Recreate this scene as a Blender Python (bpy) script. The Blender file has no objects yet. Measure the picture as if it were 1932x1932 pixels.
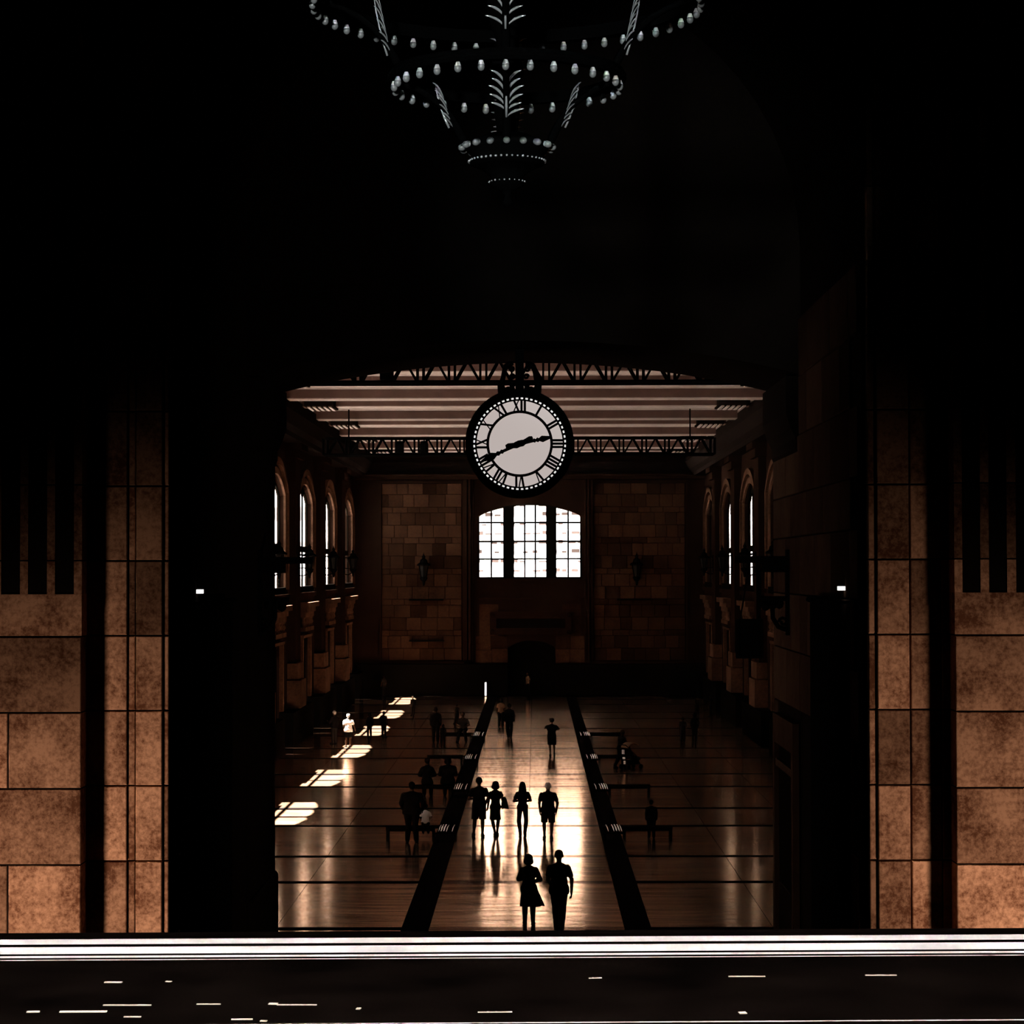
import bpy, math, random
import numpy as np
from mathutils import Vector, Matrix
from mathutils.geometry import tessellate_polygon

random.seed(7)
PI = math.pi
SC = bpy.context.scene
COL = SC.collection

# ------------------------------------------------------------------ camera
FPX = 4600.0                    # focal length in pixels of the 1932 px frame
CAM_H = 8.1                     # eye height above the station floor
VPX, VPY = 1008.0, 1075.0       # where the long axis of the hall vanishes
YAW = math.atan((VPX - 966.0) / FPX)
PITCH = math.atan((VPY - 966.0) / FPX)
CAM_R = (Matrix.Rotation(YAW, 3, 'Z') @ Matrix.Rotation(PI / 2 + PITCH, 3, 'X') @ Matrix.Rotation(-0.002, 3, 'Z'))
CAM_P = Vector((0, 0, CAM_H))
cd = bpy.data.cameras.new('camera')
cd.sensor_fit = 'HORIZONTAL'
cd.sensor_width = 36.0
cd.lens = FPX / 1932.0 * 36.0
cd.clip_start = 0.05
cd.clip_end = 900
cam = bpy.data.objects.new('camera', cd)
cam.matrix_world = Matrix.Translation(CAM_P) @ CAM_R.to_4x4()
COL.objects.link(cam)
SC.camera = cam

# ------------------------------------------------------------------ exposure
SC.view_settings.view_transform = 'Standard'
SC.view_settings.look = 'None'
SC.view_settings.gamma = 1.0
SC.view_settings.exposure = 0.0
SC.view_settings.use_curve_mapping = False

# ------------------------------------------------------------------ sky, sun and lamps
world = bpy.data.worlds.new('sky')
SC.world = world
world.use_nodes = True
wn = world.node_tree
wn.nodes.clear()
w_out = wn.nodes.new('ShaderNodeOutputWorld')
w_bg = wn.nodes.new('ShaderNodeBackground')
w_bg.inputs['Color'].default_value = (1.0, 0.95, 0.9, 1)
w_bg.inputs['Strength'].default_value = 3.0
wn.links.new(w_bg.outputs[0], w_out.inputs[0])


def aim(o, direction):
    o.rotation_euler = Vector(direction).to_track_quat('-Z', 'Y').to_euler()


def lamp(name, kind, loc, direction, energy, color, **kw):
    d = bpy.data.lights.new(name, kind)
    d.energy = energy
    d.color = color
    for k, v in kw.items():
        setattr(d, k, v)
    o = bpy.data.objects.new(name, d)
    o.location = loc
    aim(o, direction)
    COL.objects.link(o)
    return o


lamp('sun', 'SUN', (-40, 90, 60), (1, 0.0, -2.7), 430.0, (1.0, 0.94, 0.87), angle=0.009)
# added unseen spots standing in for floor-bounced sun, washing the foot of the piers
lamp('bounce_spot_west', 'SPOT', (-11.6, 31.5, 0.6), (0.47, 1.0, 0.2), 3600, (1.0, 0.69, 0.52),
     spot_size=math.radians(80), spot_blend=1.0, shadow_soft_size=0.6)
lamp('bounce_spot_east', 'SPOT', (11.3, 31.5, 0.6), (-0.47, 1.0, 0.2), 3600, (1.0, 0.69, 0.52),
     spot_size=math.radians(80), spot_blend=1.0, shadow_soft_size=0.6)
# added cool spot giving the chandelier the light of the unseen south windows
lamp('chandelier_fill', 'SPOT', (-3.0, -3.0, 11.2), (2.6, 25.4, 1.75), 19000, (0.93, 1.0, 1.0),
     spot_size=math.radians(10.5), spot_blend=0.6, shadow_soft_size=0.5)
# area light added out of view to brighten the ledge tracks
lamp('ledge_fill', 'AREA', (0.0, 1.35, 9.6), (0, 0.35, -1), 30, (1.0, 0.93, 0.9), shape='RECTANGLE', size=2.4, size_y=0.12,
     spread=math.radians(70))


# ------------------------------------------------------------------ rays from measured pixels (authoring aid: returns plain 3-D points)
def ray(px, py):
    return CAM_R @ Vector(((px - 966.0) / FPX, -(py - 966.0) / FPX, -1.0))


def on_floor(px, py, z=0.0):
    r = ray(px, py)
    return CAM_P + r * ((z - CAM_H) / r.z)


def on_y(px, py, y):
    r = ray(px, py)
    return CAM_P + r * (y / r.y)


# ------------------------------------------------------------------ materials
def new_mat(name):
    m = bpy.data.materials.new(name)
    m.use_nodes = True
    nt = m.node_tree
    return m, nt, nt.nodes['Principled BSDF']


def plain(name, color, rough=0.6, metal=0.0, spec=0.5, emit=None, estr=0.0, noise=0.0, nscale=6.0, bump=0.0):
    m, nt, b = new_mat(name)
    b.inputs['Base Color'].default_value = (*color, 1)
    b.inputs['Roughness'].default_value = rough
    b.inputs['Metallic'].default_value = metal
    b.inputs['Specular IOR Level'].default_value = spec
    if emit:
        b.inputs['Emission Color'].default_value = (*emit, 1)
        b.inputs['Emission Strength'].default_value = estr
    if noise or bump:
        tc = nt.nodes.new('ShaderNodeTexCoord')
        nz = nt.nodes.new('ShaderNodeTexNoise')
        nz.inputs['Scale'].default_value = nscale
        nz.inputs['Detail'].default_value = 5
        nt.links.new(tc.outputs['Object'], nz.inputs['Vector'])
        if noise:
            mr = nt.nodes.new('ShaderNodeMapRange')
            mr.inputs[1].default_value = 0.3
            mr.inputs[2].default_value = 0.7
            mr.inputs[3].default_value = 1.0 - noise
            mr.inputs[4].default_value = 1.0 + noise * 0.6
            mx = nt.nodes.new('ShaderNodeMix')
            mx.data_type = 'RGBA'
            mx.blend_type = 'MULTIPLY'
            mx.inputs[0].default_value = 1.0
            mx.inputs[6].default_value = (*color, 1)
            nt.links.new(nz.outputs['Fac'], mr.inputs[0])
            nt.links.new(mr.outputs[0], mx.inputs[7])
            nt.links.new(mx.outputs[2], b.inputs['Base Color'])
        if bump:
            bp = nt.nodes.new('ShaderNodeBump')
            bp.inputs['Strength'].default_value = bump
            bp.inputs['Distance'].default_value = 0.02
            nt.links.new(nz.outputs['Fac'], bp.inputs['Height'])
            nt.links.new(bp.outputs[0], b.inputs['Normal'])
    return m


def stone(name, light, dark, rough=0.8, s1=0.8, s2=7.0, vary=0.35, spec=0.0, lo=0.72, hi=1.22):
    """Mottled limestone: big soft patches, fine speckle, and a shade of its own for every block."""
    m, nt, b = new_mat(name)
    L = nt.links
    tc = nt.nodes.new('ShaderNodeTexCoord')
    oi = nt.nodes.new('ShaderNodeObjectInfo')
    off = nt.nodes.new('ShaderNodeVectorMath')
    off.operation = 'MULTIPLY_ADD'
    off.inputs[1].default_value = (1, 1, 1)
    cmb = nt.nodes.new('ShaderNodeCombineXYZ')
    ml = nt.nodes.new('ShaderNodeMath')
    ml.operation = 'MULTIPLY'
    ml.inputs[1].default_value = 37.0
    L.new(oi.outputs['Random'], ml.inputs[0])
    L.new(ml.outputs[0], cmb.inputs[0])
    L.new(ml.outputs[0], cmb.inputs[2])
    L.new(tc.outputs['Object'], off.inputs[0])
    L.new(cmb.outputs[0], off.inputs[2])
    n1 = nt.nodes.new('ShaderNodeTexNoise')
    n1.inputs['Scale'].default_value = s1
    n1.inputs['Detail'].default_value = 4
    n1.inputs['Roughness'].default_value = 0.6
    n2 = nt.nodes.new('ShaderNodeTexNoise')
    n2.inputs['Scale'].default_value = s2
    n2.inputs['Detail'].default_value = 8
    n2.inputs['Roughness'].default_value = 0.75
    L.new(off.outputs[0], n1.inputs['Vector'])
    L.new(off.outputs[0], n2.inputs['Vector'])
    ad = nt.nodes.new('ShaderNodeMath')
    ad.operation = 'ADD'
    L.new(n1.outputs['Fac'], ad.inputs[0])
    L.new(n2.outputs['Fac'], ad.inputs[1])
    rp = nt.nodes.new('ShaderNodeMapRange')
    rp.inputs[1].default_value = lo
    rp.inputs[2].default_value = hi
    L.new(ad.outputs[0], rp.inputs[0])
    mx = nt.nodes.new('ShaderNodeMix')
    mx.data_type = 'RGBA'
    mx.inputs[6].default_value = (*dark, 1)
    mx.inputs[7].default_value = (*light, 1)
    L.new(rp.outputs[0], mx.inputs[0])
    vr = nt.nodes.new('ShaderNodeMapRange')
    vr.inputs[3].default_value = 1.0 - vary
    vr.inputs[4].default_value = 1.0 + vary * 0.4
    L.new(oi.outputs['Random'], vr.inputs[0])
    m2 = nt.nodes.new('ShaderNodeMix')
    m2.data_type = 'RGBA'
    m2.blend_type = 'MULTIPLY'
    m2.inputs[0].default_value = 1.0
    L.new(mx.outputs[2], m2.inputs[6])
    L.new(vr.outputs[0], m2.inputs[7])
    L.new(m2.outputs[2], b.inputs['Base Color'])
    b.inputs['Roughness'].default_value = rough
    b.inputs['Specular IOR Level'].default_value = spec
    bp = nt.nodes.new('ShaderNodeBump')
    bp.inputs['Strength'].default_value = 0.25
    bp.inputs['Distance'].default_value = 0.01
    L.new(n2.outputs['Fac'], bp.inputs['Height'])
    L.new(bp.outputs[0], b.inputs['Normal'])
    return m


def marble(name, light, dark, rough, ior, tint, wave=0.13):
    """Polished floor stone: slow waviness across the hall breaks the reflections into streaks."""
    m, nt, b = new_mat(name)
    L = nt.links
    geo = nt.nodes.new('ShaderNodeNewGeometry')
    mp = nt.nodes.new('ShaderNodeMapping')
    mp.inputs['Scale'].default_value = (0.22, 1.3, 1.0)
    L.new(geo.outputs['Position'], mp.inputs['Vector'])
    n1 = nt.nodes.new('ShaderNodeTexNoise')
    n1.inputs['Scale'].default_value = 1.6
    n1.inputs['Detail'].default_value = 5
    L.new(mp.outputs[0], n1.inputs['Vector'])
    n2 = nt.nodes.new('ShaderNodeTexNoise')
    n2.inputs['Scale'].default_value = 1.1
    n2.inputs['Detail'].default_value = 6
    L.new(geo.outputs['Position'], n2.inputs['Vector'])
    mr = nt.nodes.new('ShaderNodeMapRange')
    mr.inputs[1].default_value = 0.35
    mr.inputs[2].default_value = 0.65
    L.new(n2.outputs['Fac'], mr.inputs[0])
    mx = nt.nodes.new('ShaderNodeMix')
    mx.data_type = 'RGBA'
    mx.inputs[6].default_value = (*dark, 1)
    mx.inputs[7].default_value = (*light, 1)
    L.new(mr.outputs[0], mx.inputs[0])
    oi = nt.nodes.new('ShaderNodeObjectInfo')
    vr = nt.nodes.new('ShaderNodeMapRange')
    vr.inputs[3].default_value = 0.75
    vr.inputs[4].default_value = 1.12
    L.new(oi.outputs['Random'], vr.inputs[0])
    m2 = nt.nodes.new('ShaderNodeMix')
    m2.data_type = 'RGBA'
    m2.blend_type = 'MULTIPLY'
    m2.inputs[0].default_value = 1.0
    L.new(mx.outputs[2], m2.inputs[6])
    L.new(vr.outputs[0], m2.inputs[7])
    L.new(m2.outputs[2], b.inputs['Base Color'])
    rr = nt.nodes.new('ShaderNodeMapRange')
    rr.inputs[1].default_value = 0.3
    rr.inputs[2].default_value = 0.7
    rr.inputs[3].default_value = rough * 0.75
    rr.inputs[4].default_value = rough * 1.35
    L.new(n1.outputs['Fac'], rr.inputs[0])
    bp = nt.nodes.new('ShaderNodeBump')
    bp.inputs['Strength'].default_value = wave
    bp.inputs['Distance'].default_value = 0.05
    L.new(n1.outputs['Fac'], bp.inputs['Height'])
    df = nt.nodes.new('ShaderNodeBsdfDiffuse')
    L.new(m2.outputs[2], df.inputs['Color'])
    gl = nt.nodes.new('ShaderNodeBsdfGlossy')
    gl.inputs['Color'].default_value = (*tint, 1)
    L.new(rr.outputs[0], gl.inputs['Roughness'])
    L.new(bp.outputs[0], gl.inputs['Normal'])
    fr = nt.nodes.new('ShaderNodeFresnel')
    fr.inputs['IOR'].default_value = ior
    ms = nt.nodes.new('ShaderNodeMixShader')
    L.new(fr.outputs[0], ms.inputs[0])
    L.new(df.outputs[0], ms.inputs[1])
    L.new(gl.outputs[0], ms.inputs[2])
    nt.nodes.remove(b)
    L.new(ms.outputs[0], nt.nodes['Material Output'].inputs[0])
    return m


def glass(name, tint=(0.95, 0.97, 1.0), gloss=0.06):
    m, nt, b = new_mat(name)
    nt.nodes.remove(b)
    out = nt.nodes['Material Output']
    tr = nt.nodes.new('ShaderNodeBsdfTransparent')
    tr.inputs[0].default_value = (*tint, 1)
    gl = nt.nodes.new('ShaderNodeBsdfGlossy')
    gl.inputs['Roughness'].default_value = 0.03
    mx = nt.nodes.new('ShaderNodeMixShader')
    mx.inputs[0].default_value = gloss
    nt.links.new(tr.outputs[0], mx.inputs[1])
    nt.links.new(gl.outputs[0], mx.inputs[2])
    nt.links.new(mx.outputs[0], out.inputs[0])
    return m


M = {}
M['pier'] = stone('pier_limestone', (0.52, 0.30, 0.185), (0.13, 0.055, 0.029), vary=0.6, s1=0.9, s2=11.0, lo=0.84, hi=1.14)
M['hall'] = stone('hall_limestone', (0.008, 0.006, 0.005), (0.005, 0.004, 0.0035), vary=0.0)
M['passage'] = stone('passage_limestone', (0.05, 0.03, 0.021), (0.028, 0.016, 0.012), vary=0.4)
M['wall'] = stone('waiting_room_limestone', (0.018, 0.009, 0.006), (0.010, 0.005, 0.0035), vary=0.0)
M['trimstone'] = stone('lit_tone_limestone', (0.12, 0.060, 0.038), (0.04, 0.02, 0.012), vary=0.3)  # painted lighter than the wall stone to stand for lit trim edges
M['lampglass'] = plain('dark_lantern_glass', (0.012, 0.011, 0.010), 0.5, spec=0.05)  # plain dark glass, one even tone
M['darkblock'] = plain('dark_block', (0.014, 0.010, 0.008), 0.9, spec=0.0, noise=0.2)
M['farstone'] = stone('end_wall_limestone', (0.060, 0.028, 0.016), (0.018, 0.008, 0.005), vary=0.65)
M['wainscot'] = plain('dark_marble_wainscot', (0.003, 0.0025, 0.002), 0.6, spec=0.0)
M['floor'] = marble('polished_tan_marble', (0.075, 0.045, 0.03), (0.05, 0.028, 0.018), 0.115, 2.6, (1.0, 0.63, 0.42))
M['sidefloor'] = marble('dull_tan_marble', (0.075, 0.045, 0.03), (0.05, 0.028, 0.018), 0.13, 1.85, (1.0, 0.63, 0.42))  # same tan marble, reflection weakened to keep the side floors darker
M['bandgloss'] = marble('polished_dark_marble', (0.012, 0.008, 0.006), (0.006, 0.004, 0.003), 0.13, 1.3, (0.32, 0.18, 0.12))
M['band'] = plain('dark_honed_band', (0.004, 0.003, 0.003), 0.9, spec=0.0)
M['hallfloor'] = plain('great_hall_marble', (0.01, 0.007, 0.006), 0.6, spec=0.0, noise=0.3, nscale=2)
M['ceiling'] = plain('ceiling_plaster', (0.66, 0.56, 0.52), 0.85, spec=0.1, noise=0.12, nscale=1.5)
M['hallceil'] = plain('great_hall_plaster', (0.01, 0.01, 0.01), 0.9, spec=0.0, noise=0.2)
M['coffer'] = plain('dark_coffer_plaster', (0.010, 0.007, 0.006), 0.8, spec=0.0, noise=0.2)
M['steel'] = plain('black_painted_steel', (0.002, 0.002, 0.002), 0.6, 0.0, spec=0.0)
M['iron'] = plain('wrought_iron', (0.003, 0.003, 0.003), 0.6, 0.0, spec=0.0)
M['bronze'] = plain('dark_bronze', (0.0015, 0.0015, 0.0015), 0.6, 0.0, spec=0.0)
M['silver'] = plain('polished_silver_leaf', (0.9, 0.92, 0.92), 0.25, 0.7)
M['bulb'] = plain('frosted_lamp_glass', (0.22, 0.225, 0.225), 0.12, 0.0, 0.8)
M['bulbcap'] = plain('white_porcelain_cap', (0.75, 0.76, 0.76), 0.3)
M['clockcase'] = plain('black_clock_case', (0.003, 0.003, 0.003), 0.6, spec=0.0)
M['dial'] = plain('backlit_opal_dial', (0.5, 0.45, 0.43), 0.5, emit=(0.60, 0.52, 0.49), estr=0.82, noise=0.15, nscale=1.2)
M['dash'] = plain('backlit_minute_mark', (0.8, 0.78, 0.76), 0.5, emit=(0.9, 0.86, 0.84), estr=0.9)
M['glass'] = glass('window_glass', (0.98, 0.98, 0.98), 0.03)
M['sideglass'] = glass('side_window_glass', (0.92, 0.91, 0.9), 0.03)
M['dimglass'] = glass('dimmed_window_glass', (0.62, 0.61, 0.6), 0.03)  # tint darkened to dim the light of the shaded-side windows
M['winframe'] = plain('dark_window_bar', (0.004, 0.004, 0.003), 0.7, spec=0.0)
M['wood'] = plain('dark_bench_wood', (0.004, 0.003, 0.002), 0.6, spec=0.0)
M['rail'] = plain('polished_steel_slat', (0.9, 0.88, 0.85), 0.18, 1.0)
M['lamp'] = plain('lit_lamp_lens', (1, 1, 1), 0.5, emit=(1, 0.97, 0.93), estr=3.0)
M['doorlit'] = plain('glowing_door_glass', (0.8, 0.78, 0.75), 0.4, emit=(1, 0.93, 0.86), estr=1.0)  # emission stands in for daylight behind the pane
M['banner'] = plain('black_cloth', (0.003, 0.003, 0.003), 0.9, spec=0.0)
M['facade'] = plain('white_tiled_facade', (0.90, 0.88, 0.86), 0.7, noise=0.05)
M['facadewin'] = plain('facade_window_glass', (0.016, 0.012, 0.011), 0.6, spec=0.0)
M['ground'] = plain('asphalt_forecourt', (0.06, 0.058, 0.055), 0.8, noise=0.1)
M['reflector'] = plain('pale_light_reflector', (0.8, 0.76, 0.72), 0.8, noise=0.1)
M['fascia'] = plain('shade_brown_fascia', (0.13, 0.07, 0.055), 0.85, noise=0.2, nscale=1.5)
M['sill'] = plain('black_polished_sill', (0.0026, 0.0017, 0.0014), 0.55, spec=0.0, noise=0.6, nscale=9)
M['track'] = plain('worn_aluminium_track', (0.80, 0.76, 0.74), 0.5, 0.0, noise=0.2, nscale=14)
M['chip'] = plain('bare_metal_scratch', (0.85, 0.75, 0.62), 0.5)
M['skin'] = plain('skin', (0.035, 0.019, 0.012), 0.7, spec=0.0)
M['hair_dark'] = plain('dark_hair', (0.003, 0.002, 0.002), 0.8, spec=0.0)
M['hair_white'] = plain('white_hair', (0.4, 0.36, 0.33), 0.8, spec=0.0)
M['hair_brown'] = plain('brown_hair', (0.02, 0.011, 0.007), 0.8, spec=0.0)
M['cloth_black'] = plain('black_cotton', (0.004, 0.0035, 0.0035), 0.9, spec=0.0)
M['cloth_navy'] = plain('navy_denim', (0.005, 0.005, 0.007), 0.9, spec=0.0)
M['cloth_white'] = plain('white_cotton', (0.75, 0.72, 0.7), 0.9, spec=0.0)
M['cloth_grey'] = plain('grey_cotton', (0.012, 0.010, 0.009), 0.9, spec=0.0)
M['cloth_tan'] = plain('tan_cotton', (0.16, 0.09, 0.055), 0.9, spec=0.0)
M['leather'] = plain('black_leather', (0.004, 0.003, 0.003), 0.7, spec=0.02)


# ------------------------------------------------------------------ mesh builder
def set_props(o, label=None, cat=None, group=None, kind=None):
    if label:
        o['label'] = label
    if cat:
        o['category'] = cat
    if group:
        o['group'] = group
    if kind:
        o['kind'] = kind
    return o


class MB:
    def __init__(self):
        self.v, self.f = [], []

    def add(self, vs, fs):
        n = len(self.v)
        self.v.extend([tuple(p) for p in vs])
        self.f.extend([tuple(i + n for i in q) for q in fs])
        return self

    def box(self, x0, x1, y0, y1, z0, z1):
        return self.add([(x0, y0, z0), (x1, y0, z0), (x1, y1, z0), (x0, y1, z0), (x0, y0, z1), (x1, y0, z1), (x1, y1, z1), (x0, y1, z1)],
                        [(0, 3, 2, 1), (4, 5, 6, 7), (0, 1, 5, 4), (1, 2, 6, 5), (2, 3, 7, 6), (3, 0, 4, 7)])

    def block(self, x0, x1, y0, y1, z0, z1, b=0.012, face='-y'):
        """A squared stone whose visible face has a small chamfer all round (face -y, +x or -x)."""
        def put(u, w, z):      # u along the face, w depth from the face
            if face == '-y':
                return (u, y0 + w, z)
            if face == '-x':
                return (x0 + w, u, z)
            return (x1 - w, u, z)
        a0, a1, dd = (x0, x1, y1 - y0) if face == '-y' else (y0, y1, x1 - x0)
        vs = [put(a0 + b, 0, z0 + b), put(a1 - b, 0, z0 + b), put(a1 - b, 0, z1 - b), put(a0 + b, 0, z1 - b),
              put(a0, b, z0), put(a1, b, z0), put(a1, b, z1), put(a0, b, z1),
              put(a0, dd, z0), put(a1, dd, z0), put(a1, dd, z1), put(a0, dd, z1)]
        fs = [(0, 1, 2, 3), (4, 5, 1, 0), (5, 6, 2, 1), (6, 7, 3, 2), (7, 4, 0, 3),
              (8, 9, 5, 4), (9, 10, 6, 5), (10, 11, 7, 6), (11, 8, 4, 7), (11, 10, 9, 8)]
        return self.add(vs, fs)

    def bar(self, a, b, w, h, up=(0, 0, 1)):
        a, b = Vector(a), Vector(b)
        d = (b - a).normalized()
        s = d.cross(Vector(up))
        if s.length < 1e-4:
            s = d.cross(Vector((1, 0, 0)))
        s.normalize()
        u = s.cross(d).normalized()
        vs = []
        for p in (a, b):
            for i, j in ((-1, -1), (1, -1), (1, 1), (-1, 1)):
                vs.append(p + s * (i * w / 2) + u * (j * h / 2))
        return self.add(vs, [(0, 1, 2, 3), (7, 6, 5, 4), (0, 4, 5, 1), (1, 5, 6, 2), (2, 6, 7, 3), (3, 7, 4, 0)])

    def tube(self, pts, radii, n=8, flat=1.0, up=(0, 0, 1)):
        pts = [Vector(p) for p in pts]
        if not hasattr(radii, '__len__'):
            radii = [radii] * len(pts)
        vs, fs = [], []
        for i, p in enumerate(pts):
            d = (pts[min(i + 1, len(pts) - 1)] - pts[max(i - 1, 0)]).normalized()
            s = d.cross(Vector(up))
            if s.length < 1e-3:
                s = d.cross(Vector((1, 0, 0)))
            s.normalize()
            u = s.cross(d).normalized()
            for k in range(n):
                t = 2 * PI * k / n
                vs.append(p + s * math.cos(t) * radii[i] + u * math.sin(t) * radii[i] * flat)
        for i in range(len(pts) - 1):
            for k in range(n):
                a, b = i * n + k, i * n + (k + 1) % n
                fs.append((a, b, b + n, a + n))
        fs.append(tuple(reversed(range(n))))
        fs.append(tuple(range((len(pts) - 1) * n, len(pts) * n)))
        return self.add(vs, fs)

    def lathe(self, prof, c=(0, 0, 0), n=24, a0=0.0, a1=2 * PI):
        """prof: (radius, z) pairs turned about the upright axis through c."""
        vs, fs = [], []
        full = abs(a1 - a0 - 2 * PI) < 1e-6
        m = n if full else n + 1
        for r, z in prof:
            for k in range(m):
                t = a0 + (a1 - a0) * k / n
                vs.append((c[0] + r * math.cos(t), c[1] + r * math.sin(t), c[2] + z))
        for i in range(len(prof) - 1):
            for k in range(n):
                a, b = i * m + k, i * m + (k + 1) % m
                fs.append((a, b, b + m, a + m))
        return self.add(vs, fs)

    def plate(self, outer, holes, put, d0, d1):
        """A flat plate with holes: outline points (u, v), put(u, v, d) -> xyz, from depth d0 to d1."""
        loops = [outer] + list(holes)
        flat = [Vector((u, v, 0)) for lp in loops for u, v in lp]
        tris = tessellate_polygon([[Vector((u, v, 0)) for u, v in lp] for lp in loops])
        n = len(flat)
        vs = [put(p.x, p.y, d0) for p in flat] + [put(p.x, p.y, d1) for p in flat]
        fs = [tuple(t) for t in tris] + [tuple(i + n for i in reversed(t)) for t in tris]
        k = 0
        for lp in loops:
            m = len(lp)
            for i in range(m):
                a, b = k + i, k + (i + 1) % m
                fs.append((a, b, b + n, a + n))
            k += m
        return self.add(vs, fs)

    def build(self, name, mat, parent=None, origin=(0, 0, 0), smooth=False, recalc=True):
        me = bpy.data.meshes.new(name)
        o_ = Vector(origin)
        me.from_pydata([(p[0] - o_.x, p[1] - o_.y, p[2] - o_.z) for p in self.v], [], self.f)
        if recalc:
            import bmesh
            bm = bmesh.new()
            bm.from_mesh(me)
            bmesh.ops.recalc_face_normals(bm, faces=bm.faces)
            bm.to_mesh(me)
            bm.free()
        if smooth:
            me.polygons.foreach_set('use_smooth', [True] * len(me.polygons))
        me.materials.append(M[mat] if isinstance(mat, str) else mat)
        o = bpy.data.objects.new(name, me)
        if parent is not None:
            o.parent = parent
            if parent.type != 'EMPTY':
                o.location = o_
        else:
            o.location = o_
        COL.objects.link(o)
        return o


def empty(name, loc, label, cat, group=None, rz=0.0):
    o = bpy.data.objects.new(name, None)
    o.location = loc
    o.rotation_euler = (0, 0, rz)
    o.empty_display_size = 0.2
    COL.objects.link(o)
    return set_props(o, label, cat, group)


def struct(o, label, cat):
    return set_props(o, label, cat, None, 'structure')


def copy_tree(o, parent=None):
    c = o.copy()
    COL.objects.link(c)
    c.parent = parent
    for ch in list(o.children):
        copy_tree(ch, c)
    return c


def arch_line(x0, x1, zs, zc, n=14):
    """Segmental arch from (x0, zs) up to the crown zc and down to (x1, zs), left to right."""
    w, h = (x1 - x0) / 2, zc - zs
    R = (w * w + h * h) / (2 * h)
    cx, cz = (x0 + x1) / 2, zc - R
    t = math.asin(min(1, w / R))
    return [(cx + R * math.sin(-t + 2 * t * i / n), cz + R * math.cos(-t + 2 * t * i / n)) for i in range(n + 1)]


XZ = lambda u, v, d: (u, d, v)      # plates that stand across the hall
YZ = lambda u, v, d: (d, u, v)      # plates that stand along the hall

# ------------------------------------------------------------------ main dimensions
XL, XR = -11.65, 10.95               # inner wall faces of the waiting room
GL, GR = -11.87, 11.17              # glass planes of its side windows
Y_FAR = 157.0
Y_ARCH0, Y_ARCH1 = 48.0, 53.2       # wall with the low arch
Y_N0 = 39.1                         # north wall of the great hall (face)
PL, PR = -5.68, 5.25                # passage walls
BAY = 13.9
BAYS = [81.5 + BAY * k for k in range(-2, 6)]
CEIL = 15.35

# ------------------------------------------------------------------ floors
floor = struct(MB().box(XL - 0.6, XR + 0.6, Y_ARCH1 - 0.2, Y_FAR + 1.7, -0.4, -0.006).build('floor', 'band'),
               'dark marble bed of the waiting room floor under the tan slabs', 'floor')
bands = []
for yc in BAYS:
    bands += [yc - 1.3 - 2.85, yc - 1.3 + 2.85]
bands = [b for b in bands if b > Y_ARCH1 + 1]
edges = [Y_ARCH1 + 0.1] + [e for b in bands for e in (b - 0.26, b + 0.26)] + [Y_FAR - 0.2]
cols = [(XL + 0.05, -3.02, 3), (-2.40, 2.02, 2), (2.62, XR - 0.05, 3)]
for i in range(0, len(edges), 2):
    y0, y1 = edges[i], edges[i + 1]
    if y1 - y0 < 0.5:
        continue
    for k in range(2):
        ya, yb = y0 + (y1 - y0) * k / 2, y0 + (y1 - y0) * (k + 1) / 2
        for cx0, cx1, n in cols:
            for j in range(n):
                xa, xb = cx0 + (cx1 - cx0) * j / n, cx0 + (cx1 - cx0) * (j + 1) / n
                c = ((xa + xb) / 2, (ya + yb) / 2, 0)
                s = MB().box(xa + 0.006, xb - 0.006, ya + 0.006, yb - 0.006, -0.05, 0).build('floor_slab', 'floor' if n == 2 else 'sidefloor', floor, c)
                s.rotation_euler = (random.uniform(-1, 1) * 0.0010, random.uniform(-1, 1) * 0.0006, 0)
for b in bands:
    MB().box(-2.40, 2.02, b - 0.255, b + 0.255, -0.05, 0).build('dark_band_slab', 'bandgloss', floor, (-0.19, b, 0))
struct(MB().box(-18, 18, -6, Y_ARCH1 - 0.2, -0.4, -0.002).build('floor_hall', 'hallfloor'), 'dark polished floor of the great hall and the passage', 'floor')
struct(MB().box(-160, 160, -30, 420, -0.9, -0.5).build('ground', 'ground'), 'asphalt forecourt outside the station windows', 'ground')
struct(MB().box(-60, 60, Y_FAR + 1.75, 195.9, -0.5, -0.45).build('ground_reflector', 'reflector'), 'added unseen pale plaza between the far window and the office building', 'ground')  # added out of view to bounce sunlight onto the outside facade

# ------------------------------------------------------------------ great hall shell
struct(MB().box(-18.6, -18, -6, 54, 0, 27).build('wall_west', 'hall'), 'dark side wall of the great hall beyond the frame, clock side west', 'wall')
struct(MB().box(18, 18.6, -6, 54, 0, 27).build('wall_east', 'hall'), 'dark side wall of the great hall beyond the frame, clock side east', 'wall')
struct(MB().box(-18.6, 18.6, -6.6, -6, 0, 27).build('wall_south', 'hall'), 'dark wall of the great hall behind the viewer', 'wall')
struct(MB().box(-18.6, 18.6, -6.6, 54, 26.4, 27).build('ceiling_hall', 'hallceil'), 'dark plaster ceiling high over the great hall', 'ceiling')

ACX, AR, ASZ = (PL + PR) / 2, (PR - PL) / 2, 14.4
arch = [(PL, 0.0), (PL, ASZ)] + [(ACX - AR * math.cos(PI * i / 28), ASZ + AR * math.sin(PI * i / 28)) for i in range(1, 28)] + [(PR, ASZ), (PR, 0.0)]
outer = [(-18.3, 0)] + arch + [(18.3, 0), (18.3, 26.6), (-18.3, 26.6)]
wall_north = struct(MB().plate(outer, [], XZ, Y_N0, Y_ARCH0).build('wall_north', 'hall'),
                    'dark limestone wall of the great hall with its tall round arch', 'wall')
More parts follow.
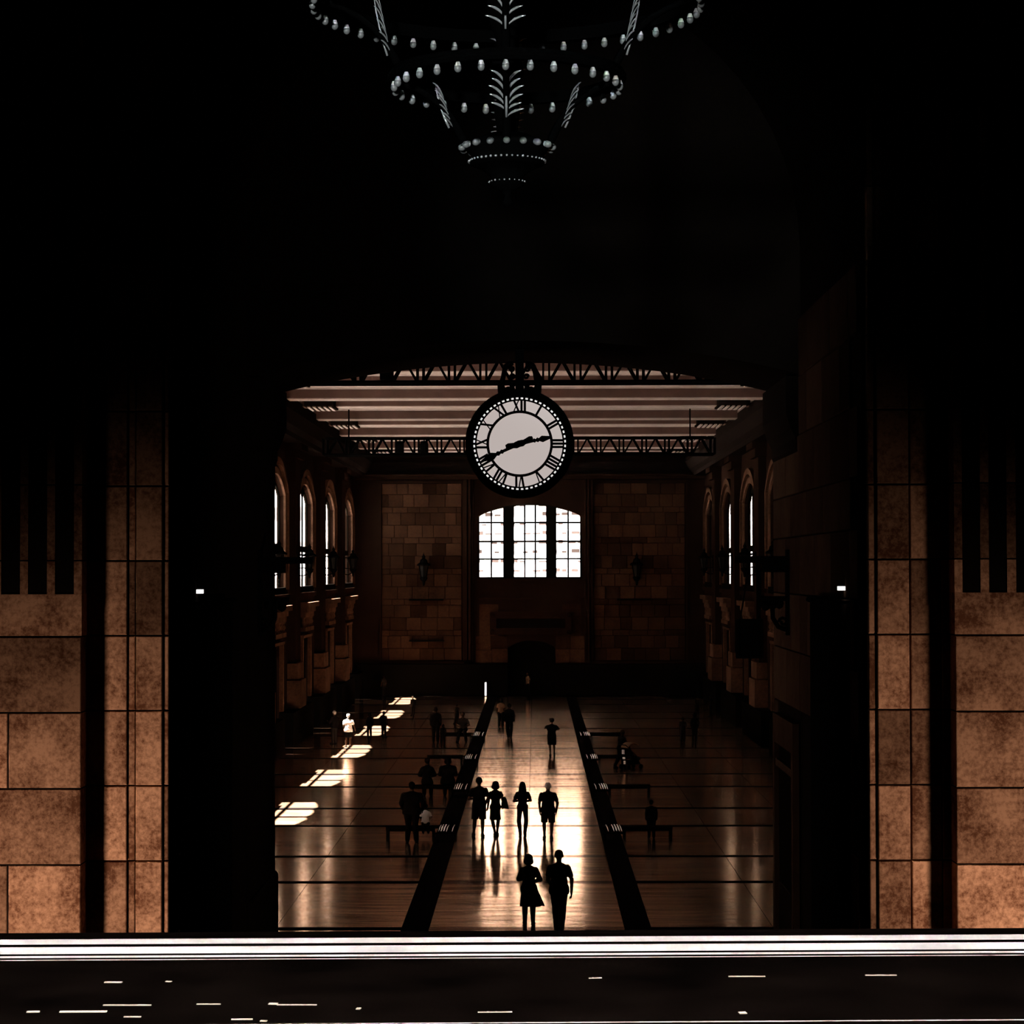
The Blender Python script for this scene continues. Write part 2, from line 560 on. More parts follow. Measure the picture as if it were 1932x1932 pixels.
# moulding round the tall arch
mould = [(PL - 0.0, 0.0), (PL, ASZ)] + arch[2:-2] + [(PR, ASZ), (PR, 0)]
big = [(PR + 0.55, 0), (PR + 0.55, ASZ)] + [(ACX + (AR + 0.55) * math.cos(PI * i / 28), ASZ + (AR + 0.55) * math.sin(PI * i / 28)) for i in range(1, 28)] + [(PL - 0.55, ASZ), (PL - 0.55, 0)]
MB().plate(mould[1:-1] + [big[1]] + big[2:-2] + [big[-2]], [], XZ, Y_N0 - 0.12, Y_N0).build('arch_moulding', 'hall', wall_north)

S_REC = FPX / Y_N0
S_PIER = FPX / 38.3
CZ = [2.28 + 1.193 * k - 1.193 * 0.0 for k in range(-2, 16)]      # course joints
CZ = [z + 0.0 for z in CZ]
CZ = [3.485 + 1.193 * (k - 3) for k in range(0, 17)]               # -0.09, 1.1, 2.29, 3.485 ...


def xs(px, s):
    return (px - VPX) / s


J = 0.012
# recessed jambs beside the passage: plain courses in strips of slightly different depth
for strips in ([(150, 245, 0.0), (245.5, 259.5, 0.05), (260, 311, 0.0), (312.5, 322.5, 0.06)],
               [(1632.5, 1646, 0.06), (1648, 1709, 0.0), (1711, 1768, 0.045), (1768.5, 1803, 0.02)]):
    for a, b, dep in strips:
        for k in range(len(CZ) - 1):
            x0, x1 = xs(a, S_REC), xs(b, S_REC)
            y = Y_N0 - 0.30 + dep + random.uniform(0, 0.008)
            c = ((x0 + x1) / 2, y, (CZ[k] + CZ[k + 1]) / 2)
            MB().block(x0 + J * 0.6, x1 - J * 0.6, y, Y_N0 - 0.001, max(0, CZ[k]) + J, CZ[k + 1] - J).build('stone_block', 'pier', wall_north, c)


def fluted(x0, x1, flutes, y, z0, z1, depth=0.2):
    """Course of a pilaster with square-edged hollow flutes: profile in plan, raised over one course."""
    prof = [(x0, y)]
    for a, b in flutes:
        prof.append((a, y))
        for i in range(7):
            t = PI * i / 6
            prof.append(((a + b) / 2 - (b - a) / 2 * math.cos(t), y + 0.05 + depth * math.sin(t) ** 0.7))
        prof.append((b, y))
    prof += [(x1, y), (x1, Y_N0 - 0.001), (x0, Y_N0 - 0.001)]
    return MB().plate(prof, [], lambda u, v, d: (u, v, d), z0, z1)


YP = 38.3
for side, xin, xout, px_fl in ((-1, xs(153, S_PIER), xs(-300, S_PIER), [(102, 138), (51, 87), (0, 36), (-51, -15), (-102, -66)]),
                               (1, xs(1799, S_PIER), xs(2250, S_PIER), [(1814, 1848), (1864, 1898), (1915, 1949), (1966, 2000), (2017, 2051)])):
    x0, x1 = min(xin, xout), max(xin, xout)
    fl = sorted((xs(a, S_PIER), xs(b, S_PIER)) for a, b in px_fl)
    for k in range(len(CZ) - 1):
        z0, z1 = max(0, CZ[k]), CZ[k + 1]
        y = YP + random.uniform(0, 0.006)
        if z1 < 7.9:
            # plain courses, upright joints staggered
            if side < 0:
                cut = [xs(-300, S_PIER), xs(-140 if k % 2 else 14, S_PIER), xin]
            else:
                cut = [xin, xs(2090 if k % 2 else 1960, S_PIER), xs(2250, S_PIER)]
            for a, b in zip(cut, cut[1:]):
                MB().block(a + J, b - J, y, Y_N0 - 0.001, z0 + J, z1 - J).build('stone_block', 'pier', wall_north, ((a + b) / 2, y, (z0 + z1) / 2))
        else:
            lo = z0
            if z0 < 7.7:
                c = ((x0 + x1) / 2, y, z0 + 0.3)
                MB().block(x0, x1, y, Y_N0 - 0.001, z0 + J, 7.73, b=0.002).build('stone_block', 'pier', wall_north, c)
                lo = 7.73
            c = ((x0 + x1) / 2, y, (lo + z1) / 2)
            fluted(x0, x1, fl, y, lo + (0 if lo == 7.73 else J), z1 - J).build('fluted_block', 'pier', wall_north, c)
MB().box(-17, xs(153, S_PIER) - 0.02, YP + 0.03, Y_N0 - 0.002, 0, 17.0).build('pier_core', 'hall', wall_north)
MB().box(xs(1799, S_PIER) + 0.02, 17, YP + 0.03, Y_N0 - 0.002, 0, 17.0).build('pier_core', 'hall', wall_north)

# passage side wall on the clock's right: coursed stone with a tall door
pz = [0.0, 1.15, 2.3, 3.45, 5.3, 6.45, 7.6, 8.75, 9.6, 10.75, 11.9, 13.05]
for k in range(len(pz) - 1):
    ys_ = [39.3 + (0.9 if k % 2 else 0.0), 41.6, 44.1, 46.6, 47.98] if k % 2 else [39.3, 40.4, 42.9, 45.4, 47.98]
    for a, b in zip(ys_, ys_[1:]):
        if pz[k] < 5.2 and b > 44 and a > 43:
            continue
        c = (PR - 0.04, (a + b) / 2, (pz[k] + pz[k + 1]) / 2)
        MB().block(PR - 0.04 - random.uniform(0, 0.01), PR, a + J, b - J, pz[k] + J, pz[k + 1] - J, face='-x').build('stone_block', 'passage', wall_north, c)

# ------------------------------------------------------------------ wall with the low arch (between passage and waiting room)
AL, AB = -5.66, 5.24
a_seg = arch_line(AL, AB, 11.95, 12.62, 22)
inner = [(AL, 0), (AL, 11.95)] + a_seg[1:-1] + [(AB, 11.95), (AB, 0)]
outer = [(-18.3, 0)] + inner + [(18.3, 0), (18.3, 26.6), (-18.3, 26.6)]
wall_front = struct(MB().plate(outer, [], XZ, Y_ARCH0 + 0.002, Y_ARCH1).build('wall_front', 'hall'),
                    'dark wall with a low wide arch where the clock hangs', 'wall')
for sx, x in ((1, AL), (-1, AB)):
    # impost carrying the low arch, base plinth
    MB().plate([(0, 10.35), (0.06, 10.5), (0.06, 10.7), (0.16, 10.9), (0.25, 11.2), (0.25, 11.93), (0, 11.93)], [],
               lambda u, v, d, x=x, sx=sx: (x + sx * u, d, v), Y_ARCH0 + 0.3, Y_ARCH1 - 0.02).build('impost_block', 'hall', wall_front)
    MB().plate([(0, 0), (0.07, 0), (0.07, 1.5), (0.03, 1.56), (0, 1.56)], [],
               lambda u, v, d, x=x, sx=sx: (x + sx * u, d, v), Y_ARCH0 + 0.3, Y_ARCH1).build('plinth_block', 'hall', wall_front)
for k in range(len(pz) - 2):
    cuts = [48.05, 49.7, 51.5, Y_ARCH1] if k % 2 else [48.05, 50.6, Y_ARCH1]
    if pz[k] < 5.2:
        cuts = [52.35, Y_ARCH1]
    if pz[k + 1] > 11:
        continue
    for a, b in zip(cuts, cuts[1:]):
        z0 = max(1.57, pz[k]) if True else pz[k]
        if pz[k + 1] - z0 < 0.2:
            continue
        c = (AB - 0.03, (a + b) / 2, (z0 + pz[k + 1]) / 2)
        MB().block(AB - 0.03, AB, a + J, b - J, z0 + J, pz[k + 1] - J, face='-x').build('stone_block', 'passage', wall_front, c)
door_1 = struct(MB().plate([(48.2, 0.02), (52.2, 0.02), (52.2, 5.05), (48.2, 5.05)],
                           [[(48.5, 0.06), (51.9, 0.06), (51.9, 4.45), (48.5, 4.45)]], YZ, AB - 0.16, AB - 0.035).build('door_1', 'passage'),
                'tall dim stone door surround in the passage wall right of the clock', 'door')
MB().box(AB - 0.06, AB - 0.04, 48.5, 51.9, 0.06, 4.45).build('door_leaf', 'wainscot', door_1)
MB().box(AB - 0.13, AB - 0.06, 48.5, 51.9, 3.95, 4.1).build('transom_bar', 'passage', door_1)

# ------------------------------------------------------------------ waiting room walls with arched windows
WIN_W = 7.7


def side_wall(name, x_in, x_out, label):
    holes = []
    for yc in BAYS:
        a = arch_line(yc - WIN_W / 2, yc + WIN_W / 2, 11.55, 12.45, 12)
        holes.append([(yc - WIN_W / 2, 7.0)] + a + [(yc + WIN_W / 2, 7.0)])
    doors = []
    pts = [(Y_ARCH1 - 0.3, 0)]
    for yc in BAYS:
        pts += [(yc - 1.9, 0), (yc - 1.9, 4.7), (yc + 1.9, 4.7), (yc + 1.9, 0)]
    pts += [(Y_FAR + 0.6, 0), (Y_FAR + 0.6, 16.4), (Y_ARCH1 - 0.3, 16.4)]
    return struct(MB().plate(pts, holes, YZ, x_in, x_out).build(name, 'wall'), label, 'wall')


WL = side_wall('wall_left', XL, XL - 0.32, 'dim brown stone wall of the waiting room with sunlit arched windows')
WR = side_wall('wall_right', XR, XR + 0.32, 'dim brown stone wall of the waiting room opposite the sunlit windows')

for wall, x_in, sx, gx in ((WL, XL, 1, GL), (WR, XR, -1, GR)):
    for i, yc in enumerate(BAYS[1:]):
        o = (x_in, yc, 7.2)
        # stepped arch moulding
        for r, dpt, nm in ((0.0, 0.10, 'arch_moulding'), (0.45, 0.2, 'arch_moulding')):
            a_in = arch_line(yc - WIN_W / 2 - r, yc + WIN_W / 2 + r, 11.55 + r * 0.3, 12.45 + r, 12)
            a_out = arch_line(yc - WIN_W / 2 - r - 0.3, yc + WIN_W / 2 + r + 0.3, 11.55 + r * 0.3, 12.75 + r, 12)
            MB().plate([(yc - WIN_W / 2 - r, 7.2)] + a_in + [(yc + WIN_W / 2 + r, 7.2), (yc + WIN_W / 2 + r + 0.3, 7.2)] + a_out[::-1] + [(yc - WIN_W / 2 - r - 0.3, 7.2)],
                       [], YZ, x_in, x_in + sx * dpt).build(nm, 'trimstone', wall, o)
        # sill shelf and low sill rail
        MB().box(min(x_in, x_in + sx * 0.25), max(x_in, x_in + sx * 0.25), yc - 4.3, yc + 4.3, 6.78, 6.99).build('window_shelf', 'wall', wall, o)
        MB().box(min(x_in + sx * 0.02, x_in + sx * 0.12), max(x_in + sx * 0.02, x_in + sx * 0.12), yc - 3.9, yc + 3.9, 6.99, 7.3).build('sill_rail', 'wainscot', wall, o)
        # blind balustrade panel over the door: bracketed cornice, panel, balusters, lintel bands
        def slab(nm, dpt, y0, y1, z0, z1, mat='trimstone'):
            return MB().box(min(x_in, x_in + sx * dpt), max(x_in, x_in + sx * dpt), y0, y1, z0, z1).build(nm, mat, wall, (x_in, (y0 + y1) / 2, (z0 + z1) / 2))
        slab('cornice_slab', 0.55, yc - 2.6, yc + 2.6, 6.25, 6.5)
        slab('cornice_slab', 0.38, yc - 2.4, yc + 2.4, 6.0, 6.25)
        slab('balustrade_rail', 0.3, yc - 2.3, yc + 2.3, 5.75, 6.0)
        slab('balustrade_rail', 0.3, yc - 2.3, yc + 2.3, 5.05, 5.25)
        slab('panel_back', 0.04, yc - 2.3, yc + 2.3, 5.25, 5.75, 'wainscot')
        for q in range(7):
            yy = yc - 2.1 + q * 0.7
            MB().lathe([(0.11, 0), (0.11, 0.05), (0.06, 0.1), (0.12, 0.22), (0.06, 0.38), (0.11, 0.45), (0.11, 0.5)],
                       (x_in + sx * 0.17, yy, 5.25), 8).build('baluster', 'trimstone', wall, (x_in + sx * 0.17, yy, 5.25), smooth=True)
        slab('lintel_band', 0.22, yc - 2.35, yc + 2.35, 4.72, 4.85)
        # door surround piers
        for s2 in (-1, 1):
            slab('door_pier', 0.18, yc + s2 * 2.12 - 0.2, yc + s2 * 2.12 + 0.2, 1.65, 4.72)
    # pilasters between the windows
    for i in range(1, len(BAYS)):
        yb = BAYS[i] - BAY / 2
        o = (x_in, yb, 1.6)

        def pil(nm, dpt, hw, z0, z1, mat='wall'):
            MB().box(min(x_in, x_in + sx * dpt), max(x_in, x_in + sx * dpt), yb - hw, yb + hw, z0, z1).build(nm, mat, wall, (x_in, yb, (z0 + z1) / 2))
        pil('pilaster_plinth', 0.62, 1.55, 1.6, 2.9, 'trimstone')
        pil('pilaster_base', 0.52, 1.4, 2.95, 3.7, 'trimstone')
        pil('pilaster_shaft', 0.38, 1.2, 3.7, 13.4)
        pil('pilaster_capital', 0.55, 1.45, 13.4, 13.8)
        pil('pilaster_capital', 0.7, 1.6, 13.8, 14.1)
    # dark wainscot and cornice
    for k in range(len(BAYS)):
        ya = (BAYS[k - 1] + 1.9) if k else Y_ARCH1 + 0.02
        yb = BAYS[k] - 1.9
        MB().box(min(x_in, x_in + sx * 0.66), max(x_in, x_in + sx * 0.66), ya, yb, 0.0, 1.58).build('wainscot_panel', 'wainscot', wall, (x_in, ya, 0))
    MB().box(min(x_in, x_in + sx * 0.66), max(x_in, x_in + sx * 0.66), BAYS[-1] + 1.9, Y_FAR - 0.1, 0.0, 1.58).build('wainscot_panel', 'wainscot', wall, (x_in, BAYS[-1] + 2, 0))
    MB().plate([(0, 14.1), (0.75, 14.1), (0.8, 14.3), (1.0, 14.5), (1.25, 15.0), (1.25, CEIL + 0.2), (0, CEIL + 0.2)], [],
               lambda u, v, d, x_in=x_in, sx=sx: (x_in + sx * u, d, v), Y_ARCH1 + 0.02, Y_FAR - 0.05).build('cornice_moulding', 'coffer', wall)

# windows: three lights, a transom bar, panes of glass
wno = 0
door_no = 1
for sx, gx, wname in ((1, GL, 'sunlit'), (-1, GR, 'shaded')):
    for i, yc in enumerate(BAYS):
        wno += 1
        y0, y1 = yc - WIN_W / 2, yc + WIN_W / 2
        base = (gx, yc, 7.0)
        a = arch_line(y0, y1, 11.55, 12.45, 12)
        win = MB()
        n_in = arch_line(y0 + 0.12, y1 - 0.12, 11.5, 12.32, 12)
        win.plate([(y0, 7.0)] + a + [(y1, 7.0)], [[(y0 + 0.12, 7.12)] + n_in + [(y1 - 0.12, 7.12)]], YZ, gx - 0.03, gx + 0.03)
        w = struct(win.build('window_%d' % wno, 'winframe', None, base), '%s arched three-light window of the waiting room, bay %s from the clock' % (wname, ('one', 'two', 'three', 'four', 'five', 'six', 'seven', 'eight')[i]), 'window')
        cuts = [y0 + 0.12, y0 + WIN_W / 3, y0 + 2 * WIN_W / 3, y1 - 0.12]
        for q in (1, 2):
            MB().box(gx - 0.028, gx + 0.028, cuts[q] - 0.21, cuts[q] + 0.21, 7.12, 12.3).build('mullion', 'winframe', w, (0, 0, 0)).location = (-base[0], -base[1], -base[2])
        MB().box(gx - 0.025, gx + 0.025, y0 + 0.12, y1 - 0.12, 9.02, 9.32).build('transom_bar', 'winframe', w, (0, 0, 0)).location = (-base[0], -base[1], -base[2])
        for q in range(3):
            ya = cuts[q] + (0.21 if q else 0)
            yb = cuts[q + 1] - (0.21 if q < 2 else 0)
            # arched head of each light, with rounded corners
            top = []
            for t in range(9):
                u = t / 8
                yy = ya + (yb - ya) * u
                cap = 0.28 * (1 - math.sqrt(max(0, 1 - (2 * u - 1) ** 2)))
                top.append((yy, 12.05 - cap))
            hd = [(ya, 12.36), *top, (yb, 12.36)]
            hm = MB().plate([(ya - 0.02, 12.36), (ya - 0.02, top[0][1])] + top + [(yb + 0.02, top[-1][1]), (yb + 0.02, 12.36)], [], YZ, gx - 0.025, gx + 0.025)
            hm.build('light_head', 'winframe', w, (0, 0, 0)).location = (-base[0], -base[1], -base[2])
            for z0, z1 in ((7.12, 9.02), (9.32, 12.3)):
                MB().box(gx - 0.012, gx + 0.012, ya, yb, z0, z1).build('pane', 'sideglass' if sx > 0 else 'dimglass', w, (0, 0, 0)).location = (-base[0], -base[1], -base[2])
        # door under the window; its lit slot glows in place of daylight
        door_no += 1
        x_in = XL if sx > 0 else XR
        xd = x_in - sx * 0.2
        d = struct(MB().box(xd - 0.06, xd + 0.06, yc - 1.89, yc + 1.89, 0.01, 4.69).build('door_%d' % door_no, 'wainscot', None, (xd, yc, 0)),
                   'dark double door under the %s window, bay %s from the clock' % (wname, ('one', 'two', 'three', 'four', 'five', 'six', 'seven', 'eight')[i]), 'door')
        for yy in (yc - 0.95, yc + 0.95):
            fr = MB().plate([(yy - 0.85, 0.3), (yy + 0.85, 0.3), (yy + 0.85, 4.5), (yy - 0.85, 4.5)],
                            [[(yy - 0.6, 0.7), (yy + 0.6, 0.7), (yy + 0.6, 4.2), (yy - 0.6, 4.2)]], YZ, xd + sx * 0.06, xd + sx * 0.1)
            fr.build('door_frame', 'wainscot', d, (0, 0, 0)).location = (-xd, -yc, 0)
        MB().box(xd + sx * 0.06 - 0.01, xd + sx * 0.06 + 0.025, yc + 0.55, yc + 0.75, 2.9, 3.65).build('lit_pane', 'doorlit', d, (0, 0, 0)).location = (-xd, -yc, 0)

# ------------------------------------------------------------------ far wall
SF = FPX / Y_FAR


def fx(px):
    return (px - VPX) / SF


def fz(py):
    return CAM_H + (VPY - py) / SF


win_top = arch_line(fx(901), fx(1098), fz(975), fz(950), 16)
win_hole = [(fx(901), fz(1091))] + win_top + [(fx(1098), fz(1091))]
door_top = arch_line(fx(958), fx(1047), fz(1222), fz(1208), 10)
outer = [(XL - 0.7, 0), (fx(958), 0), (fx(958), fz(1222))] + door_top[1:-1] + [(fx(1047), fz(1222)), (fx(1047), 0), (XR + 0.7, 0), (XR + 0.7, 16.4), (XL - 0.7, 16.4)]
wall_back = struct(MB().plate(outer, [win_hole], XZ, Y_FAR, Y_FAR + 0.7).build('wall_back', 'wall'), 'far end wall of the waiting room with the bright arched window', 'wall')
MB().box(fx(958) - 0.2, fx(1047) + 0.2, Y_FAR + 0.69, Y_FAR + 1.6, -0.005, 4).build('doorway_back', 'wainscot', wall_back)
# coursed ashlar panels on either side
zrows, z = [], fz(1246)
tall = [0.80, 0.80, 0.36, 0.82, 0.80, 0.38]
k = 0
while z < fz(912) - 0.3:
    zrows.append((z, min(fz(912), z + tall[k % 6])))
    z += tall[k % 6]
    k += 1
n_st = 0
for xa, xb in ((fx(720), fx(871)), (fx(1120), fx(1292))):
    for r, (z0, z1) in enumerate(zrows):
        x = xa
        first = True
        while x < xb - 0.05:
            wd = random.choice((0.72, 0.85, 0.95, 1.05)) * (1.12 if z1 - z0 < 0.5 else 1.0)
            if first:
                wd *= random.uniform(0.4, 1)
                first = False
            x2 = min(xb, x + wd)
            if xb - x2 < 0.3:
                x2 = xb
            y = Y_FAR - 0.05 - random.uniform(0, 0.025)
            MB().block(x + 0.01, x2 - 0.01, y, Y_FAR - 0.001, z0 + 0.01, z1 - 0.01, b=0.012).build('stone_block', 'farstone', wall_back, ((x + x2) / 2, y, (z0 + z1) / 2))
            n_st += 1
            x = x2


def fbox(nm, px0, px1, py0, py1, dpt, mat='wall', y0=None):
    x0, x1, z0, z1 = fx(px0), fx(px1), fz(py1), fz(py0)
    yb = Y_FAR if y0 is None else y0
    return MB().box(x0, x1, yb - dpt, yb - 0.001, z0, z1).build(nm, mat, wall_back, ((x0 + x1) / 2, yb, (z0 + z1) / 2))


for a, b, dpt in ((874, 881, 0.5), (884, 888, 0.7), (889.5, 893, 0.4), (1103, 1106, 0.4), (1107.5, 1111, 0.7), (1113, 1118, 0.5)):
    fbox('pilaster_strip', a, b, 905, 1244, dpt)
fbox('panel_border', 716, 719.5, 908, 1246, 0.22)
fbox('panel_border', 716, 873, 907, 911, 0.22)
fbox('panel_border', 716, 875, 1247, 1252, 0.3)
fbox('panel_border', 1293, 1297, 908, 1246, 0.22)
fbox('panel_border', 1119, 1297, 907, 911, 0.22)
fbox('panel_border', 1117, 1297, 1247, 1252, 0.3)
fbox('cornice_slab', 672, 1328, 896, 899, 1.4)
fbox('cornice_slab', 672, 1328, 899, 905, 1.0)
fbox('frieze_panel', 672, 1328, 872, 896, 0.5, 'coffer')
fbox('string_course', 902, 1098, 1128, 1132, 0.35)
fbox('window_shelf', 898, 1101, 1091.5, 1095, 0.4)
fbox('wainscot_panel', 672, 957, 1252.5, 1311, 0.7, 'wainscot')
fbox('wainscot_panel', 1048, 1328, 1252.5, 1311, 0.7, 'wainscot')
fbox('wall_ledge', 772, 836, 1129.5, 1133, 0.5, 'wainscot')
fbox('wall_ledge', 772, 838, 1207, 1210, 0.4, 'wainscot')
fbox('wall_ledge', 1164, 1228, 1129.5, 1133, 0.5, 'wainscot')
for px in (922, 1078):
    fbox('ashlar_panel', px - 18, px + 18, 1140, 1200, 0.04, 'farstone')
for px0, px1, py0, py1 in ((897, 925, 1200, 1226), (925, 957, 1200, 1222), (897, 927, 1227, 1250), (928, 957, 1224, 1250), (1048, 1075, 1200, 1224), (1076, 1102, 1200, 1224), (1048, 1074, 1225, 1250), (1075, 1102, 1225, 1250)):
    fbox('stone_block', px0, px1, py0, py1, 0.06, 'farstone')

# end window: stone mullions, glazing bars, panes
winb = (0, Y_FAR + 0.35, 0)
w = struct(MB().plate(win_hole, [[(fx(904.5), fz(1088.5))] + arch_line(fx(904.5), fx(1094), fz(972), fz(953), 16) + [(fx(1094), fz(1088.5))]], XZ, Y_FAR + 0.25, Y_FAR + 0.45).build('window_17', 'winframe'),
           'big bright segmental window in the far end wall under the clock', 'window')
for a, b in ((949, 970), (1030, 1050)):
    MB().box(fx(a), fx(b), Y_FAR + 0.1, Y_FAR + 0.5, fz(1090), fz(953)).build('mullion', 'winframe', w)
rows = [1088.5, 1054.5, 1021.5, 986, 948]
for a, b, n in ((904.5, 949, 2), (970, 1030, 3), (1050, 1094, 2)):
    for i in range(1, n):
        px = a + (b - a) * i / n
        MB().box(fx(px) - 0.055, fx(px) + 0.055, Y_FAR + 0.3, Y_FAR + 0.4, fz(1089), fz(953)).build('glazing_bar', 'winframe', w)
    for r in rows[1:-1]:
        MB().box(fx(a), fx(b), Y_FAR + 0.31, Y_FAR + 0.39, fz(r) - 0.06, fz(r) + 0.06).build('glazing_bar', 'winframe', w)
    for i in range(n):
        for r0, r1 in zip(rows, rows[1:]):
            p0, p1 = a + (b - a) * i / n, a + (b - a) * (i + 1) / n
            MB().box(fx(p0) + 0.03, fx(p1) - 0.03, Y_FAR + 0.345, Y_FAR + 0.357, fz(r0) + 0.03, fz(max(r1, 951)) - 0.03).build('pane', 'glass', w)

# notice board over the far door
nb = empty('departure_board', (fx(1000), Y_FAR, fz(1196)), 'long dark framed board over the arched far doorway', 'board')
nbo = (fx(1000), Y_FAR, fz(1196))
MB().plate([(fx(924), fz(1197)), (fx(1078), fz(1197)), (fx(1078), fz(1154)), (fx(924), fz(1154))],
           [[(fx(936), fz(1185)), (fx(1066), fz(1185)), (fx(1066), fz(1167)), (fx(936), fz(1167))]], XZ, Y_FAR - 0.25, Y_FAR - 0.001).build('frame', 'wall', nb, nbo)
MB().box(fx(936), fx(1066), Y_FAR - 0.12, Y_FAR - 0.05, fz(1185), fz(1167)).build('board_panel', 'wainscot', nb, nbo)
for px in (929, 1073):
    for py in (1160, 1191):
        MB().lathe([(0, 0.06), (0.05, 0.06), (0.07, 0.02), (0.11, 0.05), (0.13, 0.0)], (0, 0, 0), 12).build('rosette', 'wall', nb)
        r = nb.children[-1]
        r.rotation_euler = (PI / 2, 0, 0)
        r.location = (fx(px) - nbo[0], -0.255, fz(py) - nbo[2])
# lit slot of an open far door
sl = empty('lit_door_slot', (fx(916), Y_FAR - 0.72, 0.0), 'narrow white lit gap in the dark panelling below the far wall', 'lamp')
slo = (fx(916), Y_FAR - 0.72, 0.0)
MB().box(fx(914.6), fx(917.6), Y_FAR - 0.74, Y_FAR - 0.702, fz(1311), fz(1286)).build('lit_strip', 'lamp', sl, slo)
MB().box(fx(913), fx(914.5), Y_FAR - 0.8, Y_FAR - 0.702, fz(1311), fz(1283)).build('jamb_strip', 'wainscot', sl, slo)
MB().box(fx(917.7), fx(919.5), Y_FAR - 0.8, Y_FAR - 0.702, fz(1311), fz(1283)).build('jamb_strip', 'wainscot', sl, slo)

# ------------------------------------------------------------------ waiting room ceiling
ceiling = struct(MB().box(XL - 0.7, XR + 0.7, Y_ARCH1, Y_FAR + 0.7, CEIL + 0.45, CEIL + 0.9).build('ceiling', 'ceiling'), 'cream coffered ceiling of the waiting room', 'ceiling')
bx0, bx1 = XL + 1.25, XR - 1.25
for i in range(len(BAYS) + 1):
    yb = BAYS[0] - BAY / 2 + i * BAY
    if yb < Y_ARCH1 + 1:
        continue
    if yb > Y_FAR - 0.5:
        break
    c = ((bx0 + bx1) / 2, yb, CEIL)
    # cross beams and ribs: brown strip painting the shade on the near face, cream soffit
    for dy, fh, wd in ((0.0, 0.50, 1.3), (3.1, 0.14, 0.7), (4.6, 0.14, 0.7), (7.0, 0.36, 1.1), (10.0, 0.14, 0.7), (11.6, 0.14, 0.7)):
        y = yb + dy
        if y > Y_FAR - 1.5 or y < Y_ARCH1 + 0.5:
            continue
        zt_b, zb_b = CEIL + 0.45, CEIL + 0.45 - fh
        cb_ = ((bx0 + bx1) / 2, y, CEIL)
        MB().box(bx0, bx1, y, y + wd, zb_b, zt_b - 0.002).build('ceiling_beam' if fh > 0.2 else 'ceiling_rib', 'ceiling', ceiling, cb_)
        MB().box(bx0, bx1, y - 0.05, y - 0.001, zb_b + 0.03, zt_b - 0.002).build('shade_strip', 'fascia', ceiling, cb_)
        if fh > 0.2:
            MB().plate([(y - 0.12, zt_b - 0.1), (y - 0.05, zt_b - 0.1), (y - 0.05, zt_b - 0.002), (y - 0.22, zt_b - 0.002)], [], lambda u, v, d: (d, u, v), bx0, bx1).build('bed_moulding', 'ceiling', ceiling, cb_)
    # gridded vent coffers at both ends of the bay
    for xg in (bx0 + 0.2, bx1 - 1.5):
        y = yb + BAY / 2
        if y > Y_FAR - 2:
            continue
        MB().box(xg, xg + 1.3, y - 1.4, y + 1.4, CEIL + 0.02, CEIL + 0.44).build('coffer_box', 'coffer', ceiling, (xg, y, CEIL))
        for q in range(5):
            MB().box(xg + 0.12 + q * 0.24, xg + 0.24 + q * 0.24, y - 1.3, y + 1.3, CEIL - 0.03, CEIL + 0.02).build('coffer_slat', 'ceiling', ceiling, (xg, y, CEIL))


# ------------------------------------------------------------------ lighting trusses
def truss(y, zb, zt, x0, x1, step, label, cans):
    t = empty('lighting_truss', ((x0 + x1) / 2, y, zb), label, 'truss', 'lighting trusses under the ceiling')
    o = ((x0 + x1) / 2, y, zb)
    dpt = 0.35
    for yy in (y - dpt, y + dpt):
        for z in (zb, zt):
            MB().tube([(x0, yy, z), (x1, yy, z)], 0.075 if z == zb else 0.06, 6).build('chord', 'steel', t, o)
    n = int((x1 - x0) / step)
    for i in range(n + 1):
        x = x0 + i * step
        for yy in (y - dpt, y + dpt):
            for dx in (-0.1, 0.1):
                MB().tube([(x + dx, yy, zb), (x + dx, yy, zt)], 0.035, 5).build('vertical_strut', 'steel', t, o)
            for sg in (-1, 1):
                if x0 - 0.1 < x + sg * step / 2 < x1 + 0.1:
                    MB().tube([(x + sg * 0.1, yy, zb), (x + sg * step / 2, yy, zt)], 0.04, 5).build('diagonal_strut', 'steel', t, o)
    for x in (x0 + 1.1, x0 + (x1 - x0) * 0.5, x1 - 1.1):
        MB().tube([(x, y, zt), (x, y, CEIL + 0.46)], 0.04, 5).build('hanger_rod', 'steel', t, o)
    for k, x in enumerate(cans):
        MB().lathe([(0.0, 0.25), (0.14, 0.25), (0.2, 0.1), (0.2, -0.3), (0.16, -0.34), (0.0, -0.3)], (x, y - dpt - 0.2, (zb + zt) / 2), 10).build('lamp_can', 'steel', t, o)
        MB().bar((x, y - dpt - 0.2, (zb + zt) / 2), (x, y - dpt, zt), 0.05, 0.05).build('lamp_yoke', 'steel', t, o)


truss(81.0, 14.32, 15.08, -9.0, 8.4, 1.045, 'black steel lighting truss close under the arch, near the clock bracket', [-4.9])
truss(115.6, 13.55, 14.33, -9.9, 8.5, 1.08, 'black steel lighting truss farther down the hall, with two hanging lamp cans', [-6.35, -5.2])

# ------------------------------------------------------------------ station clock
YC = 50.0
cc = on_y(980.5, 837.5, YC)
U = YC / FPX * 1.003                # metres per photo pixel at the clock
clock = empty('station_clock', (cc.x, YC, cc.z - 102 * U), 'large round black station clock with roman numerals hung under the arch', 'clock')
co = (cc.x, YC, cc.z - 102 * U)


def ring_pts(r, n=72):
    return [(r * math.sin(2 * PI * i / n), r * math.cos(2 * PI * i / n)) for i in range(n)]


def put_c(u, v, d):
    return (cc.x + u * U, d, cc.z + v * U)


